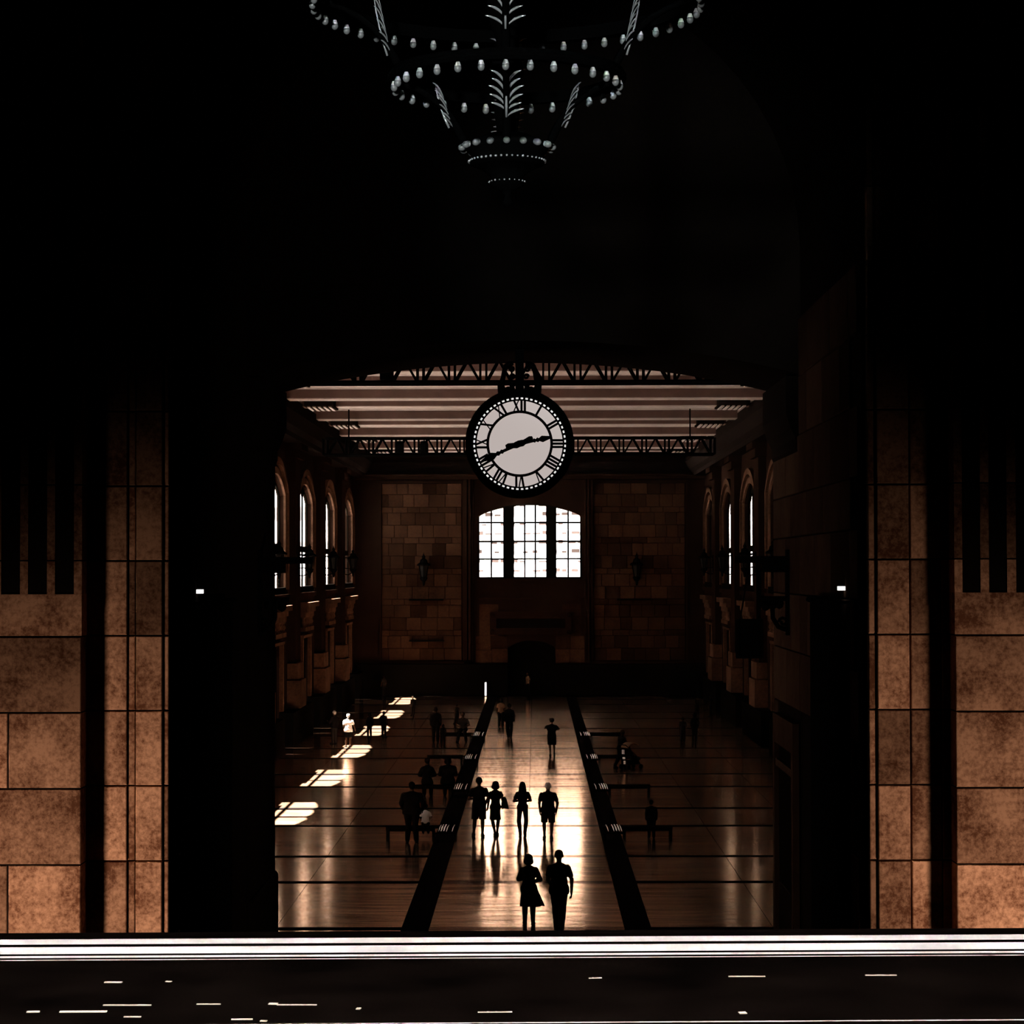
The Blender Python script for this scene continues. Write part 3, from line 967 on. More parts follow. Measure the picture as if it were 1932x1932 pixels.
MB().plate(ring_pts(102), [ring_pts(89.5)], put_c, YC - 0.22, YC + 0.3).build('case', 'clockcase', clock, co)
MB().plate(ring_pts(97), [ring_pts(91)], put_c, YC - 0.27, YC - 0.2).build('bezel', 'clockcase', clock, co)
MB().plate(ring_pts(90), [], put_c, YC - 0.06, YC + 0.28).build('dial', 'dial', clock, co)
MB().plate(ring_pts(90), [ring_pts(81)], put_c, YC - 0.085, YC - 0.062).build('minute_ring', 'clockcase', clock, co)
MB().plate(ring_pts(62.6), [ring_pts(57.6)], put_c, YC - 0.085, YC - 0.062).build('chapter_ring', 'clockcase', clock, co)
for i in range(60):
    t0, dt = 2 * PI * (i + 0.5) / 60, 2 * PI / 60 * 0.25
    r0, r1 = 84.0, 87.0
    pts = [(r0 * math.sin(t0 - dt), r0 * math.cos(t0 - dt)), (r1 * math.sin(t0 - dt), r1 * math.cos(t0 - dt)), (r1 * math.sin(t0 + dt), r1 * math.cos(t0 + dt)), (r0 * math.sin(t0 + dt), r0 * math.cos(t0 + dt))]
    MB().plate(pts, [], put_c, YC - 0.095, YC - 0.086).build('minute_mark', 'dash', clock, co)
ROMAN = ['XII', 'I', 'II', 'III', 'IIII', 'V', 'VI', 'VII', 'VIII', 'IX', 'X', 'XI']
for h, rn in enumerate(ROMAN):
    mb = MB()
    adv = {'I': 6.3, 'V': 13.0, 'X': 13.5}
    wtot = sum(adv[c] for c in rn)
    x = -wtot / 2
    ang = 2 * PI * h / 12

    def P(u, v):       # u along the tangent (clockwise), v radius
        return (v * math.sin(ang) + u * math.cos(ang), v * math.cos(ang) - u * math.sin(ang))

    def stroke(u0, u1, wdt, a=61.5, b=81.5):
        mb.plate([P(u0 - wdt / 2, a), P(u1 - wdt / 2, b), P(u1 + wdt / 2, b), P(u0 + wdt / 2, a)], [], put_c, YC - 0.084, YC - 0.0625)
    for c in rn:
        wd = adv[c]
        m_ = x + wd / 2
        if c == 'I':
            stroke(m_, m_, 4.3)
        elif c == 'V':
            stroke(m_ - 0.8, m_ - 4.3, 4.2)
            stroke(m_ + 0.8, m_ + 4.3, 2.3)
        else:
            stroke(m_ + 4.3, m_ - 4.3, 4.2)
            stroke(m_ - 4.3, m_ + 4.3, 2.3)
        x += wd
    mb.build('numeral', 'clockcase', clock, co)


def hand(name, ang, length, width, tail, d):
    s = [(-tail, 2.0), (-tail * 0.8, 3.6), (-tail * 0.35, 2.6), (0, 4.6), (length * 0.10, 4.6), (length * 0.18, 2.4), (length * 0.42, 2.0), (length * 0.46, 3.2), (length * 0.50, 1.7), (length * 0.56, 3.4),
         (length * 0.6, 2.0), (length * 0.70, width), (length * 0.80, width * 0.75), (length * 0.95, 1.8), (length, 0.7)]
    s = [(l, w_ * 1.35) for l, w_ in s]
    pts = [(l, w_) for l, w_ in s] + [(l, -w_) for l, w_ in reversed(s)]
    sa, ca = math.sin(ang), math.cos(ang)
    MB().plate([(l * sa + w_ * ca, l * ca - w_ * sa) for l, w_ in pts], [], put_c, d, d + 0.02).build(name, 'clockcase', clock, co)


hand('hour_hand', math.radians(78.5), 62, 4.6, 27, YC - 0.13)
hand('minute_hand', math.radians(245.2), 80, 5.2, 27, YC - 0.17)
MB().tube([put_c(0, 0, YC - 0.2), put_c(0, 0, YC - 0.07)], 5 * U, 14, up=(1, 0, 0)).build('hub', 'clockcase', clock, co)
# hanging bracket with scrolls
zt = 12.5
MB().box(cc.x - 0.085, cc.x + 0.085, YC - 0.12, YC + 0.12, cc.z + 100 * U, zt + 0.2).build('hanger_shaft', 'clockcase', clock, co)
for s in (-1, 1):
    sc_ = MB()
    pts = [(s * 33, 100), (s * 35, 110), (s * 31, 124), (s * 29, 136), (s * 26, 146), (s * 19, 152), (s * 11, 152)]
    sc_.tube([put_c(u, v, YC) for u, v in pts], [0.09, 0.075, 0.05, 0.05, 0.055, 0.05, 0.045], 8, up=(0, 1, 0))
    sc_.build('scroll_arm', 'clockcase', clock, co, smooth=True)
    for cu, cv, r in ((s * 15, 141, 5.5), (s * 13, 127, 4.5), (s * 14, 112, 6.0)):
        sp = [(cu + r * (1 - t / 22) * math.cos(t * 0.62) * s, cv + r * (1 - t / 22) * math.sin(t * 0.62)) for t in range(14)]
        MB().tube([put_c(u, v, YC) for u, v in sp], 0.026, 6, up=(0, 1, 0)).build('scroll_curl', 'clockcase', clock, co, smooth=True)
    MB().plate([(s * 8, 98), (s * 40, 92), (s * 41, 104), (s * 37, 107), (s * 31, 104), (s * 22, 108), (s * 9, 106)], [], put_c, YC - 0.1, YC + 0.1).build('shoulder_scroll', 'clockcase', clock, co)

# ------------------------------------------------------------------ chandelier
DY = 22.4
ch0 = on_y(957, 385, DY)
CX = ch0.x
SCH = DY / FPX


def chz(py, r=0.0):
    return CAM_H + (VPY - py) * (DY - r) / FPX


chan = empty('chandelier', (CX, DY, chz(385)), 'huge tiered bronze chandelier with bare bulbs and silvery acanthus leaves', 'chandelier')
cho = (CX, DY, chz(385))
z3, z2, z1 = 11.99, 12.53, 13.28
zt_ = chz(385)
bowl = [(0.0, zt_ - 0.02), (0.045, zt_), (0.06, zt_ + 0.03), (0.03, zt_ + 0.08), (0.05, zt_ + 0.13), (0.15, zt_ + 0.17), (0.165, zt_ + 0.22), (0.14, zt_ + 0.25),
        (0.22, zt_ + 0.32), (0.30, zt_ + 0.36), (0.34, z3 - 0.16), (0.35, z3 - 0.10), (0.33, z3 - 0.07), (0.385, z3 - 0.02), (0.385, z3 + 0.03), (0.30, z3 + 0.07), (0.20, z3 + 0.12), (0.0, z3 + 0.14)]
MB().lathe(bowl, (CX, DY, 0), 32).build('bowl', 'bronze', chan, cho, smooth=True)
MB().lathe([(0.09, z3 + 0.1), (0.12, z2 - 0.2), (0.08, z2), (0.16, z2 + 0.15), (0.10, z1 - 0.3), (0.2, z1), (0.1, z1 + 0.5), (0.06, z1 + 1.2), (0.05, 26.4)], (CX, DY, 0), 16).build('stem', 'bronze', chan, cho, smooth=True)


def torus_ring(R, z, h, th, n=60):
    return MB().lathe([(R - th, z), (R - th, z + h), (R + th * 0.6, z + h), (R + th, z + h * 0.6), (R + th, z + h * 0.3), (R + th * 0.6, z), (R - th, z)], (CX, DY, 0), n)


torus_ring(1.042, z2 + 0.06, 0.10, 0.06).build('tier_ring', 'bronze', chan, cho)
torus_ring(1.79, z1 + 0.06, 0.12, 0.08, 80).build('tier_ring', 'bronze', chan, cho)
# beaded bands on the bowl
for R, z, n, br in ((0.352, z3 - 0.125, 44, 0.014), (0.168, zt_ + 0.215, 22, 0.010)):
    for k in range(n):
        t = 2 * PI * k / n
        p = (CX + R * math.cos(t), DY + R * math.sin(t), z)
        rr = br * random.uniform(0.7, 1.1)
        MB().lathe([(0, -rr), (rr * 0.8, -rr * 0.6), (rr, 0), (rr * 0.8, rr * 0.6), (0, rr)], p, 7).build('bead', 'silver', chan, cho, smooth=True)

bulb_prof = [(0.0, -0.034), (0.014, -0.031), (0.026, -0.02), (0.0325, -0.002), (0.031, 0.014), (0.022, 0.032), (0.014, 0.048)]
cap_prof = [(0.0295, 0.022), (0.025, 0.036), (0.018, 0.055), (0.015, 0.07), (0.010, 0.078), (0.011, 0.1), (0.0, 0.103)]
bm_, cm_ = None, None
for R, z, n, t0, tilt in ((1.79, z1, 51, 0.03, 0.0), (1.042, z2, 30, 2 * PI / 60, 0.0), (0.39, z3, 17, -PI / 2, 1.25)):
    for k in range(n):
        t = t0 - PI / 2 * 0 + 2 * PI * k / n
        if bm_ is None:
            bm_ = MB().lathe(bulb_prof, (0, 0, 0), 14).build('bulb', 'bulb', chan, smooth=True)
            cm_ = MB().lathe(cap_prof, (0, 0, 0), 12).build('bulb_cap', 'bulbcap', bm_, smooth=True)
            b, c = bm_, cm_
        else:
            b = bm_.copy()
            c = cm_.copy()
            COL.objects.link(b)
            COL.objects.link(c)
            b.parent = chan
            c.parent = b
        rr = R + (0.03 if tilt else 0)
        b.location = (rr * math.cos(t), rr * math.sin(t), z - cho[2])
        # lower tier bulbs stick outward, the others hang
        b.rotation_euler = (0, -tilt, t) if tilt else (0, 0, 0)
        c.location = (0, 0, 0)


def leaf(R0, za, R1, zb, t, wdt, name='acanthus_leaf'):
    """Acanthus spray: a midrib and curled lobes fanning out to either side, standing on a slanted rib."""
    ct, st = math.cos(t), math.sin(t)

    def at(s, v, out):
        r = R0 + (R1 - R0) * v + out
        return (CX + r * ct - s * st, DY + r * st + s * ct, za + (zb - za) * v)
    nrm = (ct, st, 0)
    lf = MB().tube([at(0, v, 0.065 + 0.02 * math.sin(PI * v)) for v in (0, 0.2, 0.4, 0.6, 0.8, 0.95)], [0.010, 0.012, 0.009, 0.008, 0.006, 0.004], 6)
    lf.build(name + '_rib' if False else 'leaf_midrib', 'silver', chan, cho, smooth=True)
    for k, (v0, rise, reach) in enumerate(((0.02, 0.14, 1.0), (0.14, 0.14, 0.85), (0.2, 0.25, 0.95), (0.28, 0.34, 1.0), (0.46, 0.30, 0.8), (0.62, 0.30, 0.85))):
        for s in (-1, 1):
            if random.random() < 0.08:
                continue
            pts, rad = [], []
            for q in range(7):
                u = q / 6
                pts.append(at(s * wdt * reach * (u ** 1.5) + s * 0.008, v0 + rise * (1 - (1 - u) ** 1.8), 0.03 + 0.06 * u * u))
                rad.append(0.0035 + 0.0095 * math.sin(PI * min(1, u * 1.0)) * (0.5 + u))
            MB().tube(pts, rad, 6, flat=0.55, up=nrm).build('leaf_lobe', 'silver', chan, cho, smooth=True)


for t in (-PI / 2, 0, PI, PI / 2):
    # curved bronze brackets carrying each spray
    for (Ra, za), (Rb, zb) in (((0.38, z3 + 0.02), (1.0, z2 + 0.08)), ((0.95, z2 + 0.12), (1.72, z1 + 0.1))):
        pts = []
        for q in range(9):
            u = q / 8
            r = Ra + (Rb - Ra) * (0.45 * u + 0.55 * u ** 4)
            pts.append((CX + r * math.cos(t), DY + r * math.sin(t), za + (zb - za) * u))
        MB().tube(pts, [0.035, 0.04, 0.04, 0.035, 0.03, 0.03, 0.03, 0.03, 0.035], 8).build('bracket', 'bronze', chan, cho, smooth=True)
    leaf(0.47, chz(238), 0.60, chz(150), t, 0.15)
    leaf(1.04, chz(100), 1.18, chz(-40), t, 0.17)

# ------------------------------------------------------------------ window ledge in front of the viewer
ledge = empty('trim_1', (0.0, 2.3, 7.6), 'black window ledge with bright worn metal tracks along its far edge', 'ledge')
ledge['kind'] = 'structure'
LZ = CAM_H - 0.385
ps = [(1.35, LZ - 0.5), (1.35, LZ - 0.012), (2.0, LZ - 0.012), (2.04, LZ - 0.012), (2.445, LZ - 0.012), (2.69, LZ - 0.012), (2.69, LZ - 0.5)]
lo = (0, 2.3, 7.6)
MB().plate([(y, z) for y, z in ps], [], lambda u, v, d: (d, u, v), -1.6, 1.6).build('sill_board', 'sill', ledge, lo)


def track(y, w_, h, name='metal_track'):
    prof = [(y - w_ / 2, LZ - 0.0125), (y - w_ / 2, LZ - 0.0125 + h * 0.6), (y - w_ * 0.3, LZ - 0.0125 + h), (y + w_ * 0.3, LZ - 0.0125 + h), (y + w_ / 2, LZ - 0.0125 + h * 0.6), (y + w_ / 2, LZ - 0.0125)]
    MB().plate(prof, [], lambda u, v, d: (d, u, v), -1.6, 1.6).build(name, 'track', ledge, lo)


track(2.629, 0.036, 0.001)
track(2.569, 0.046, 0.001)
track(2.527, 0.013, 0.0008)
track(2.506, 0.005, 0.0006)
track(2.148, 0.006, 0.0006)
MB().box(-1.6, 1.6, 2.672, 2.69, LZ - 0.015, LZ - 0.0114).build('edge_lip', 'sill', ledge, lo)
# worn scratches lying on the board
for px0, px1, py, th in ((112, 200, 1904, 2.4), (50, 75, 1904, 2.0), (205, 238, 1849, 1.6), (320, 330, 1848, 1.3), (195, 285, 1892, 1.1), (505, 522, 1891, 2.2), (520, 595, 1893, 0.9), (370, 415, 1891, 0.9),
                         (668, 676, 1901, 2.5), (430, 470, 1920, 1.2), (1388, 1402, 1913, 3.0), (1380, 1450, 1844, 0.9), (1115, 1140, 1846, 0.9), (895, 960, 1909, 0.8), (484, 496, 1923, 1.6), (230, 262, 1914, 1.2), (1640, 1700, 1843, 0.8)):
    a, b = on_floor(px0, py, LZ - 0.0115), on_floor(px1, py + random.uniform(-0.8, 0.8), LZ - 0.0115)
    wd = th * (a.y ** 2) / (FPX * 0.396)
    MB().bar(a, b, wd, 0.0008).build('scratch', 'chip', ledge, lo)
ledge.rotation_euler = (0, 0, 0.030)

# ------------------------------------------------------------------ wall lanterns
def lantern(loc, out, label, group, s=1.0):
    """Iron wall lantern on a double arm; out = direction away from the wall."""
    t = empty('wall_lantern', loc, label, 'lantern', group)
    rz = math.atan2(out[1], out[0])
    t.rotation_euler = (0, 0, rz)
    t.scale = (s, s, s)
    MB().box(-0.02, 0.06, -0.12, 0.12, -0.5, 0.5).build('wall_plate', 'iron', t)
    MB().bar((0, 0, 0.38), (0.75, 0, 0.38), 0.07, 0.07).build('arm', 'iron', t)
    MB().bar((0, 0, -0.25), (0.62, 0, -0.25), 0.06, 0.06).build('arm', 'iron', t)
    MB().tube([(0.02, 0, -0.6), (0.25, 0, -0.62), (0.5, 0, -0.5), (0.62, 0, -0.28)], 0.035, 6).build('scroll', 'iron', t, smooth=True)
    MB().lathe([(0.0, -0.75), (0.05, -0.7), (0.08, -0.5), (0.16, -0.42), (0.2, -0.3), (0.14, -0.28)], (0.55, 0, 0), 8).build('tail', 'iron', t)
    for k in range(6):
        a = 2 * PI * k / 6
        MB().bar((0.55 + 0.15 * math.cos(a), 0.15 * math.sin(a), -0.3), (0.55 + 0.26 * math.cos(a), 0.26 * math.sin(a), 0.3), 0.03, 0.03).build('cage_bar', 'iron', t)
    MB().lathe([(0.13, -0.28), (0.23, 0.29)], (0.55, 0, 0), 6).build('lamp_glass', 'lampglass', t)
    MB().lathe([(0.34, 0.3), (0.34, 0.36), (0.2, 0.46), (0.16, 0.6), (0.06, 0.68), (0.09, 0.76), (0.03, 0.86), (0.0, 1.0)], (0.55, 0, 0), 8).build('cap', 'iron', t)
    return t


ordn = ('second', 'third', 'fourth', 'fifth', 'sixth', 'seventh')
L0 = None
for wall_side, x, sx in (('sunlit', XL + 0.38, 1), ('shaded', XR - 0.38, -1)):
    for i in range(2, len(BAYS)):
        yb = BAYS[i] - BAY / 2
        lb = 'iron wall lantern on the %s-window wall, %s pilaster from the clock' % (wall_side, ordn[i - 2])
        if L0 is None:
            L0 = lantern((x, yb, 8.45), (sx, 0), lb, 'lanterns along the side walls')
        else:
            c = copy_tree(L0)
            c.location = (x, yb, 8.45)
            c.rotation_euler = (0, 0, 0 if sx > 0 else PI)
            c['label'] = lb
for px, nm in ((800, 'the lit ashlar panel beside the far window'), (1200, 'the dark ashlar panel beside the far window')):
    c = copy_tree(L0)
    c.location = (fx(px), Y_FAR - 0.06, 8.0)
    c.rotation_euler = (0, 0, -PI / 2)
    c.scale = (1.25, 1.25, 1.25)
    c['label'] = 'iron wall lantern with finial on ' + nm
    c['group'] = 'lanterns on the far wall'


# big bracket arms in the passage
def bracket_arm(x, sx, y, label, box):
    t = empty('wall_bracket', (x, y, 6.8), label, 'bracket', 'scrolled brackets in the passage')
    o = (x, y, 6.8)
    P_ = lambda u, z: (x - sx * u, y, z)
    MB().box(min(x, x - sx * 0.06), max(x, x - sx * 0.06), y - 0.15, y + 0.15, 6.75, 8.5).build('wall_plate', 'iron', t, o)
    MB().bar(P_(0.02, 8.3), P_(1.1, 8.3), 0.2, 0.14).build('arm', 'iron', t, o)
    MB().bar(P_(0.02, 8.14), P_(0.55, 8.14), 0.16, 0.2).build('arm', 'iron', t, o)
    MB().bar(P_(0.02, 7.5), P_(0.62, 7.5), 0.12, 0.1).build('arm', 'iron', t, o)
    pts = [P_(0.28, 7.48), P_(0.34, 7.3), P_(0.33, 7.1), P_(0.22, 6.92), P_(0.06, 6.86)]
    MB().tube(pts, 0.05, 7, up=(0, 1, 0)).build('scroll', 'iron', t, o, smooth=True)
    cu = [P_(0.12 + 0.1 * math.cos(q * 0.7) * (1 - q / 14), 7.02 + 0.1 * math.sin(q * 0.7) * (1 - q / 14)) for q in range(11)]
    MB().tube(cu, 0.03, 6, up=(0, 1, 0)).build('scroll_curl', 'iron', t, o, smooth=True)
    for q in range(3):
        MB().lathe([(0, -0.12), (0.07, -0.08), (0.1, 0), (0.07, 0.08), (0, 0.12)], (x - sx * (0.2 + 0.14 * q), y, 7.4 - 0.02 * q), 8).build('scroll_knob', 'iron', t, o, smooth=True)
    if box:
        s = empty('hanging_sign', (x - sx * 0.82, y, 6.3), 'black box sign hanging from the iron bracket before the shaded windows', 'sign')
        so = (x - sx * 0.82, y, 6.3)
        MB().box(x - sx * 0.82 - 0.26, x - sx * 0.82 + 0.26, y - 0.16, y + 0.16, 6.3, 7.07).build('sign_box', 'clockcase', s, so)
        MB().bar((x - sx * 0.62, y, 7.06), (x - sx * 0.62, y, 8.24), 0.09, 0.09).build('hanger_rod', 'iron', s, so)
        MB().bar((x - sx * 1.0, y, 7.06), (x - sx * 0.80, y, 8.24), 0.03, 0.03).build('hanger_rod', 'iron', s, so)
        MB().plate([(x - sx * 0.82 - 0.28, 6.28), (x - sx * 0.82 + 0.28, 6.28), (x - sx * 0.82 + 0.28, 7.09), (x - sx * 0.82 - 0.28, 7.09)],
                   [[(x - sx * 0.82 - 0.22, 6.34), (x - sx * 0.82 + 0.22, 6.34), (x - sx * 0.82 + 0.22, 7.03), (x - sx * 0.82 - 0.22, 7.03)]], XZ, y - 0.19, y - 0.16).build('sign_rim', 'iron', s, so)


bracket_arm(AB - 0.031, 1, 50.0, 'scrolled black iron bracket on the passage wall beside the shaded windows', True)
bracket_arm(AL, -1, 50.0, 'scrolled black iron bracket on the passage wall beside the sunlit windows', False)

# tall dark banners with picture lamps on the passage sides
for x, sx, px, py, nm in ((PL, 1, 369, 1116, 'sunlit-window'), (PR - 0.056, -1, 1595, 1110, 'shaded-window')):
    t = empty('hanging_banner', (x + sx * 0.15, 42.3, 0.4), 'tall black cloth banner on the %s side of the passage' % nm, 'banner', 'tall banners in the passage')
    o = (x + sx * 0.15, 42.3, 0.4)
    bb = MB()
    ysb = [40.2 + 0.35 * i for i in range(13)]
    pr = [(y, x + sx * (0.20 + 0.03 * math.sin(i * 1.9))) for i, y in enumerate(ysb)]
    poly = [(xx, y) for y, xx in pr] + [(xx - sx * 0.02, y) for y, xx in reversed(pr)]
    bb.plate(poly, [], lambda u, v, d: (u, v, d), 0.4, 7.5).build('cloth', 'banner', t, o)
    MB().tube([(x + sx * 0.2, 40.1, 7.55), (x + sx * 0.2, 44.5, 7.55)], 0.05, 8).build('top_pole', 'iron', t, o)
    MB().tube([(x + sx * 0.2, 40.1, 0.42), (x + sx * 0.2, 44.5, 0.42)], 0.04, 8).build('bottom_pole', 'iron', t, o)
    for yy in (40.3, 44.3):
        MB().bar((x, yy, 7.55), (x + sx * 0.2, yy, 7.55), 0.05, 0.05).build('bracket', 'iron', t, o)
    pl = on_y(px, py, 41.0)
    l = empty('picture_lamp', (x, 41.0, pl.z), 'small bright lamp over the black banner on the %s side' % nm, 'lamp', 'lamps over the banners')
    lo_ = (x, 41.0, pl.z)
    MB().bar((x, 41.0, pl.z + 0.05), (pl.x, 41.0, pl.z + 0.05), 0.05, 0.04).build('arm', 'iron', l, lo_)
    MB().box(pl.x - 0.125, pl.x + 0.125, 40.93, 41.07, pl.z - 0.033, pl.z + 0.033).build('lamp_lens', 'lamp', l, lo_)
    MB().box(pl.x - 0.12, pl.x + 0.12, 40.96, 41.09, pl.z + 0.036, pl.z + 0.06).build('lamp_hood', 'iron', l, lo_)

# ------------------------------------------------------------------ wing added out of view to cut light at the shaded windows
blocker = empty('light_blocker', (26, 110, -0.5), 'unseen dark wing of the station outside the shaded windows', 'building')
MB().box(19.5, 34, 42, 186, -0.5, 30).build('wall', 'darkblock', blocker, (26, 110, -0.5))
MB().box(19.3, 34.2, 41.8, 186.2, 30, 30.6).build('roof', 'darkblock', blocker, (26, 110, -0.5))
for k in range(14):
    MB().box(19.45, 19.6, 47 + k * 10, 51 + k * 10, 3, 8).build('window', 'facadewin', blocker, (26, 110, -0.5))

# ------------------------------------------------------------------ building outside the far window
YB = 196.0
bld = empty('office_building', (0, YB + 6, -0.5), 'pale banded office building seen through the bright far window', 'building')
bo = (0, YB + 6, -0.5)
bld.rotation_euler = (0, 0, math.radians(-32))
bld.location.y += 9
MB().box(-24, 24, YB, YB + 12, -0.5, 34).build('wall', 'facade', bld, bo)
for k in range(17):
    z = 5.6 + k * 0.78
    if z > 20:
        break
    for q in range(24):
        x = -11 + q * 0.95 + (0.35 if k % 2 else 0)
        if random.random() < 0.33:
            continue
        MB().box(x, x + random.choice((0.45, 0.6, 0.75)), YB - 0.03, YB + 0.02, z, z + random.choice((0.14, 0.22, 0.3))).build('window_band', 'facadewin', bld, bo)
for k in range(8):
    MB().box(-24, 24, YB - 0.25, YB - 0.001, 4.4 + k * 3.12, 4.55 + k * 3.12).build('ledge_band', 'facade', bld, bo)


# ------------------------------------------------------------------ benches with polished slatted ends
def bench(x0, x1, y, label, slat_x):
    t = empty('bench', ((x0 + x1) / 2, y, 0), label, 'bench', 'dark wooden benches beside the aisle')
    o = ((x0 + x1) / 2, y, 0)
    MB().box(x0, x1, y - 0.24, y + 0.24, 0.36, 0.43).build('seat', 'wood', t, o)
    for x in (x0 + 0.05, x1 - 0.05):
        lg = MB().plate([(y - 0.22, 0), (y - 0.13, 0), (y - 0.13, 0.28), (y - 0.09, 0.33), (y + 0.09, 0.33), (y + 0.13, 0.28), (y + 0.13, 0), (y + 0.22, 0), (y + 0.22, 0.36), (y - 0.22, 0.36)], [], YZ, x - 0.04, x + 0.04)
        lg.build('leg', 'wood', t, o)
    MB().bar((x0 + 0.08, y, 0.32), (x1 - 0.08, y, 0.32), 0.05, 0.06).build('stretcher', 'wood', t, o)
    sgn = 1 if slat_x > 0 else -1
    xe0, xe1 = (min(x0, slat_x - 0.05), x0) if sgn > 0 else (x1, max(x1, slat_x + 0.75))
    for q, u in enumerate((0.0, 0.17, 0.25, 0.33, 0.40)):
        x = slat_x + u if sgn > 0 else slat_x - u
        MB().tube([(x + sgn * 0.05, y - 0.28, 0.30), (x + sgn * 0.02, y - 0.1, 0.40), (x - sgn * 0.02, y + 0.12, 0.46)], [0.014, 0.018, 0.014] if q not in (2, 3) else [0.026, 0.03, 0.026], 6).build('polished_slat', 'rail', t, o, smooth=True)
    xa, xb = (slat_x - 0.1, x0) if sgn > 0 else (x1, slat_x + 0.1)
    MB().box(xa, xb, y - 0.27, y - 0.2, 0.22, 0.27).build('end_rail', 'wood', t, o)
    MB().box(xa, xb, y + 0.1, y + 0.17, 0.36, 0.42).build('end_rail', 'wood', t, o)
    for yy in (y - 0.23, y + 0.13):
        xx = xa + 0.05 if sgn > 0 else xb - 0.05
        MB().box(xx - 0.03, xx + 0.03, yy - 0.03, yy + 0.03, 0, 0.24 if yy < y else 0.37).build('leg', 'wood', t, o)
    return t


bench_rows = [(73.1, 'nearest row to the clock'), (87.1, 'second row from the clock'), (101.0, 'third row from the clock'), (115.0, 'fourth row from the clock')]
for yy, nm in bench_rows:
    bench(-4.45, -2.98, yy, 'dark wooden bench on the sunlit side of the aisle, ' + nm, -2.42)
    bench(2.62, 4.1, yy, 'dark wooden bench on the shaded side of the aisle, ' + nm, 2.14)


# ------------------------------------------------------------------ people
def surface_nets(F, org, h):
    S = F < 0
    nx, ny, nz = F.shape
    c = np.zeros((nx - 1, ny - 1, nz - 1), np.int8)
    for i in (0, 1):
        for j in (0, 1):
            for k in (0, 1):
                c += S[i:nx - 1 + i, j:ny - 1 + j, k:nz - 1 + k]
    act = (c > 0) & (c < 8)
    idx = -np.ones(act.shape, np.int64)
    I = np.argwhere(act)
    if not len(I):
        return [], []
    idx[act] = np.arange(len(I))
    pos = np.zeros((len(I), 3))
    cnt = np.zeros(len(I))
    corners = [(i, j, k) for i in (0, 1) for j in (0, 1) for k in (0, 1)]
    for a in corners:
        for ax in range(3):
            if a[ax]:
                continue
            b = list(a)
            b[ax] = 1
            fa = F[I[:, 0] + a[0], I[:, 1] + a[1], I[:, 2] + a[2]]
            fb = F[I[:, 0] + b[0], I[:, 1] + b[1], I[:, 2] + b[2]]
            m = (fa < 0) != (fb < 0)
            t = np.where(m, fa / np.where(m, fa - fb, 1), 0)
            p = np.array(a, float)[None, :].repeat(len(I), 0)
            p[:, ax] = t
            pos += p * m[:, None]
            cnt += m
    pos = (I + pos / cnt[:, None]) * h + np.array(org)
    faces = []
    for ax in range(3):
        sl0 = [slice(None)] * 3
        sl1 = [slice(None)] * 3
        sl0[ax] = slice(0, -1)
        sl1[ax] = slice(1, None)
        A, B = S[tuple(sl0)], S[tuple(sl1)]
        E = np.argwhere(A != B)
        u, v = [(1, 2), (2, 0), (0, 1)][ax]
        ok = (E[:, u] > 0) & (E[:, v] > 0) & (E[:, u] < F.shape[u] - 1) & (E[:, v] < F.shape[v] - 1)
        E = E[ok]
        if not len(E):
            continue
        q = []
        for du, dv in ((-1, -1), (0, -1), (0, 0), (-1, 0)):
            e = E.copy()
            e[:, u] += du
            e[:, v] += dv
            q.append(idx[e[:, 0], e[:, 1], e[:, 2]])
        q = np.stack(q, 1)
        flip = ~A[tuple(E.T)]
        q[flip] = q[flip][:, ::-1]
        faces.append(q)
    return pos, np.concatenate(faces)


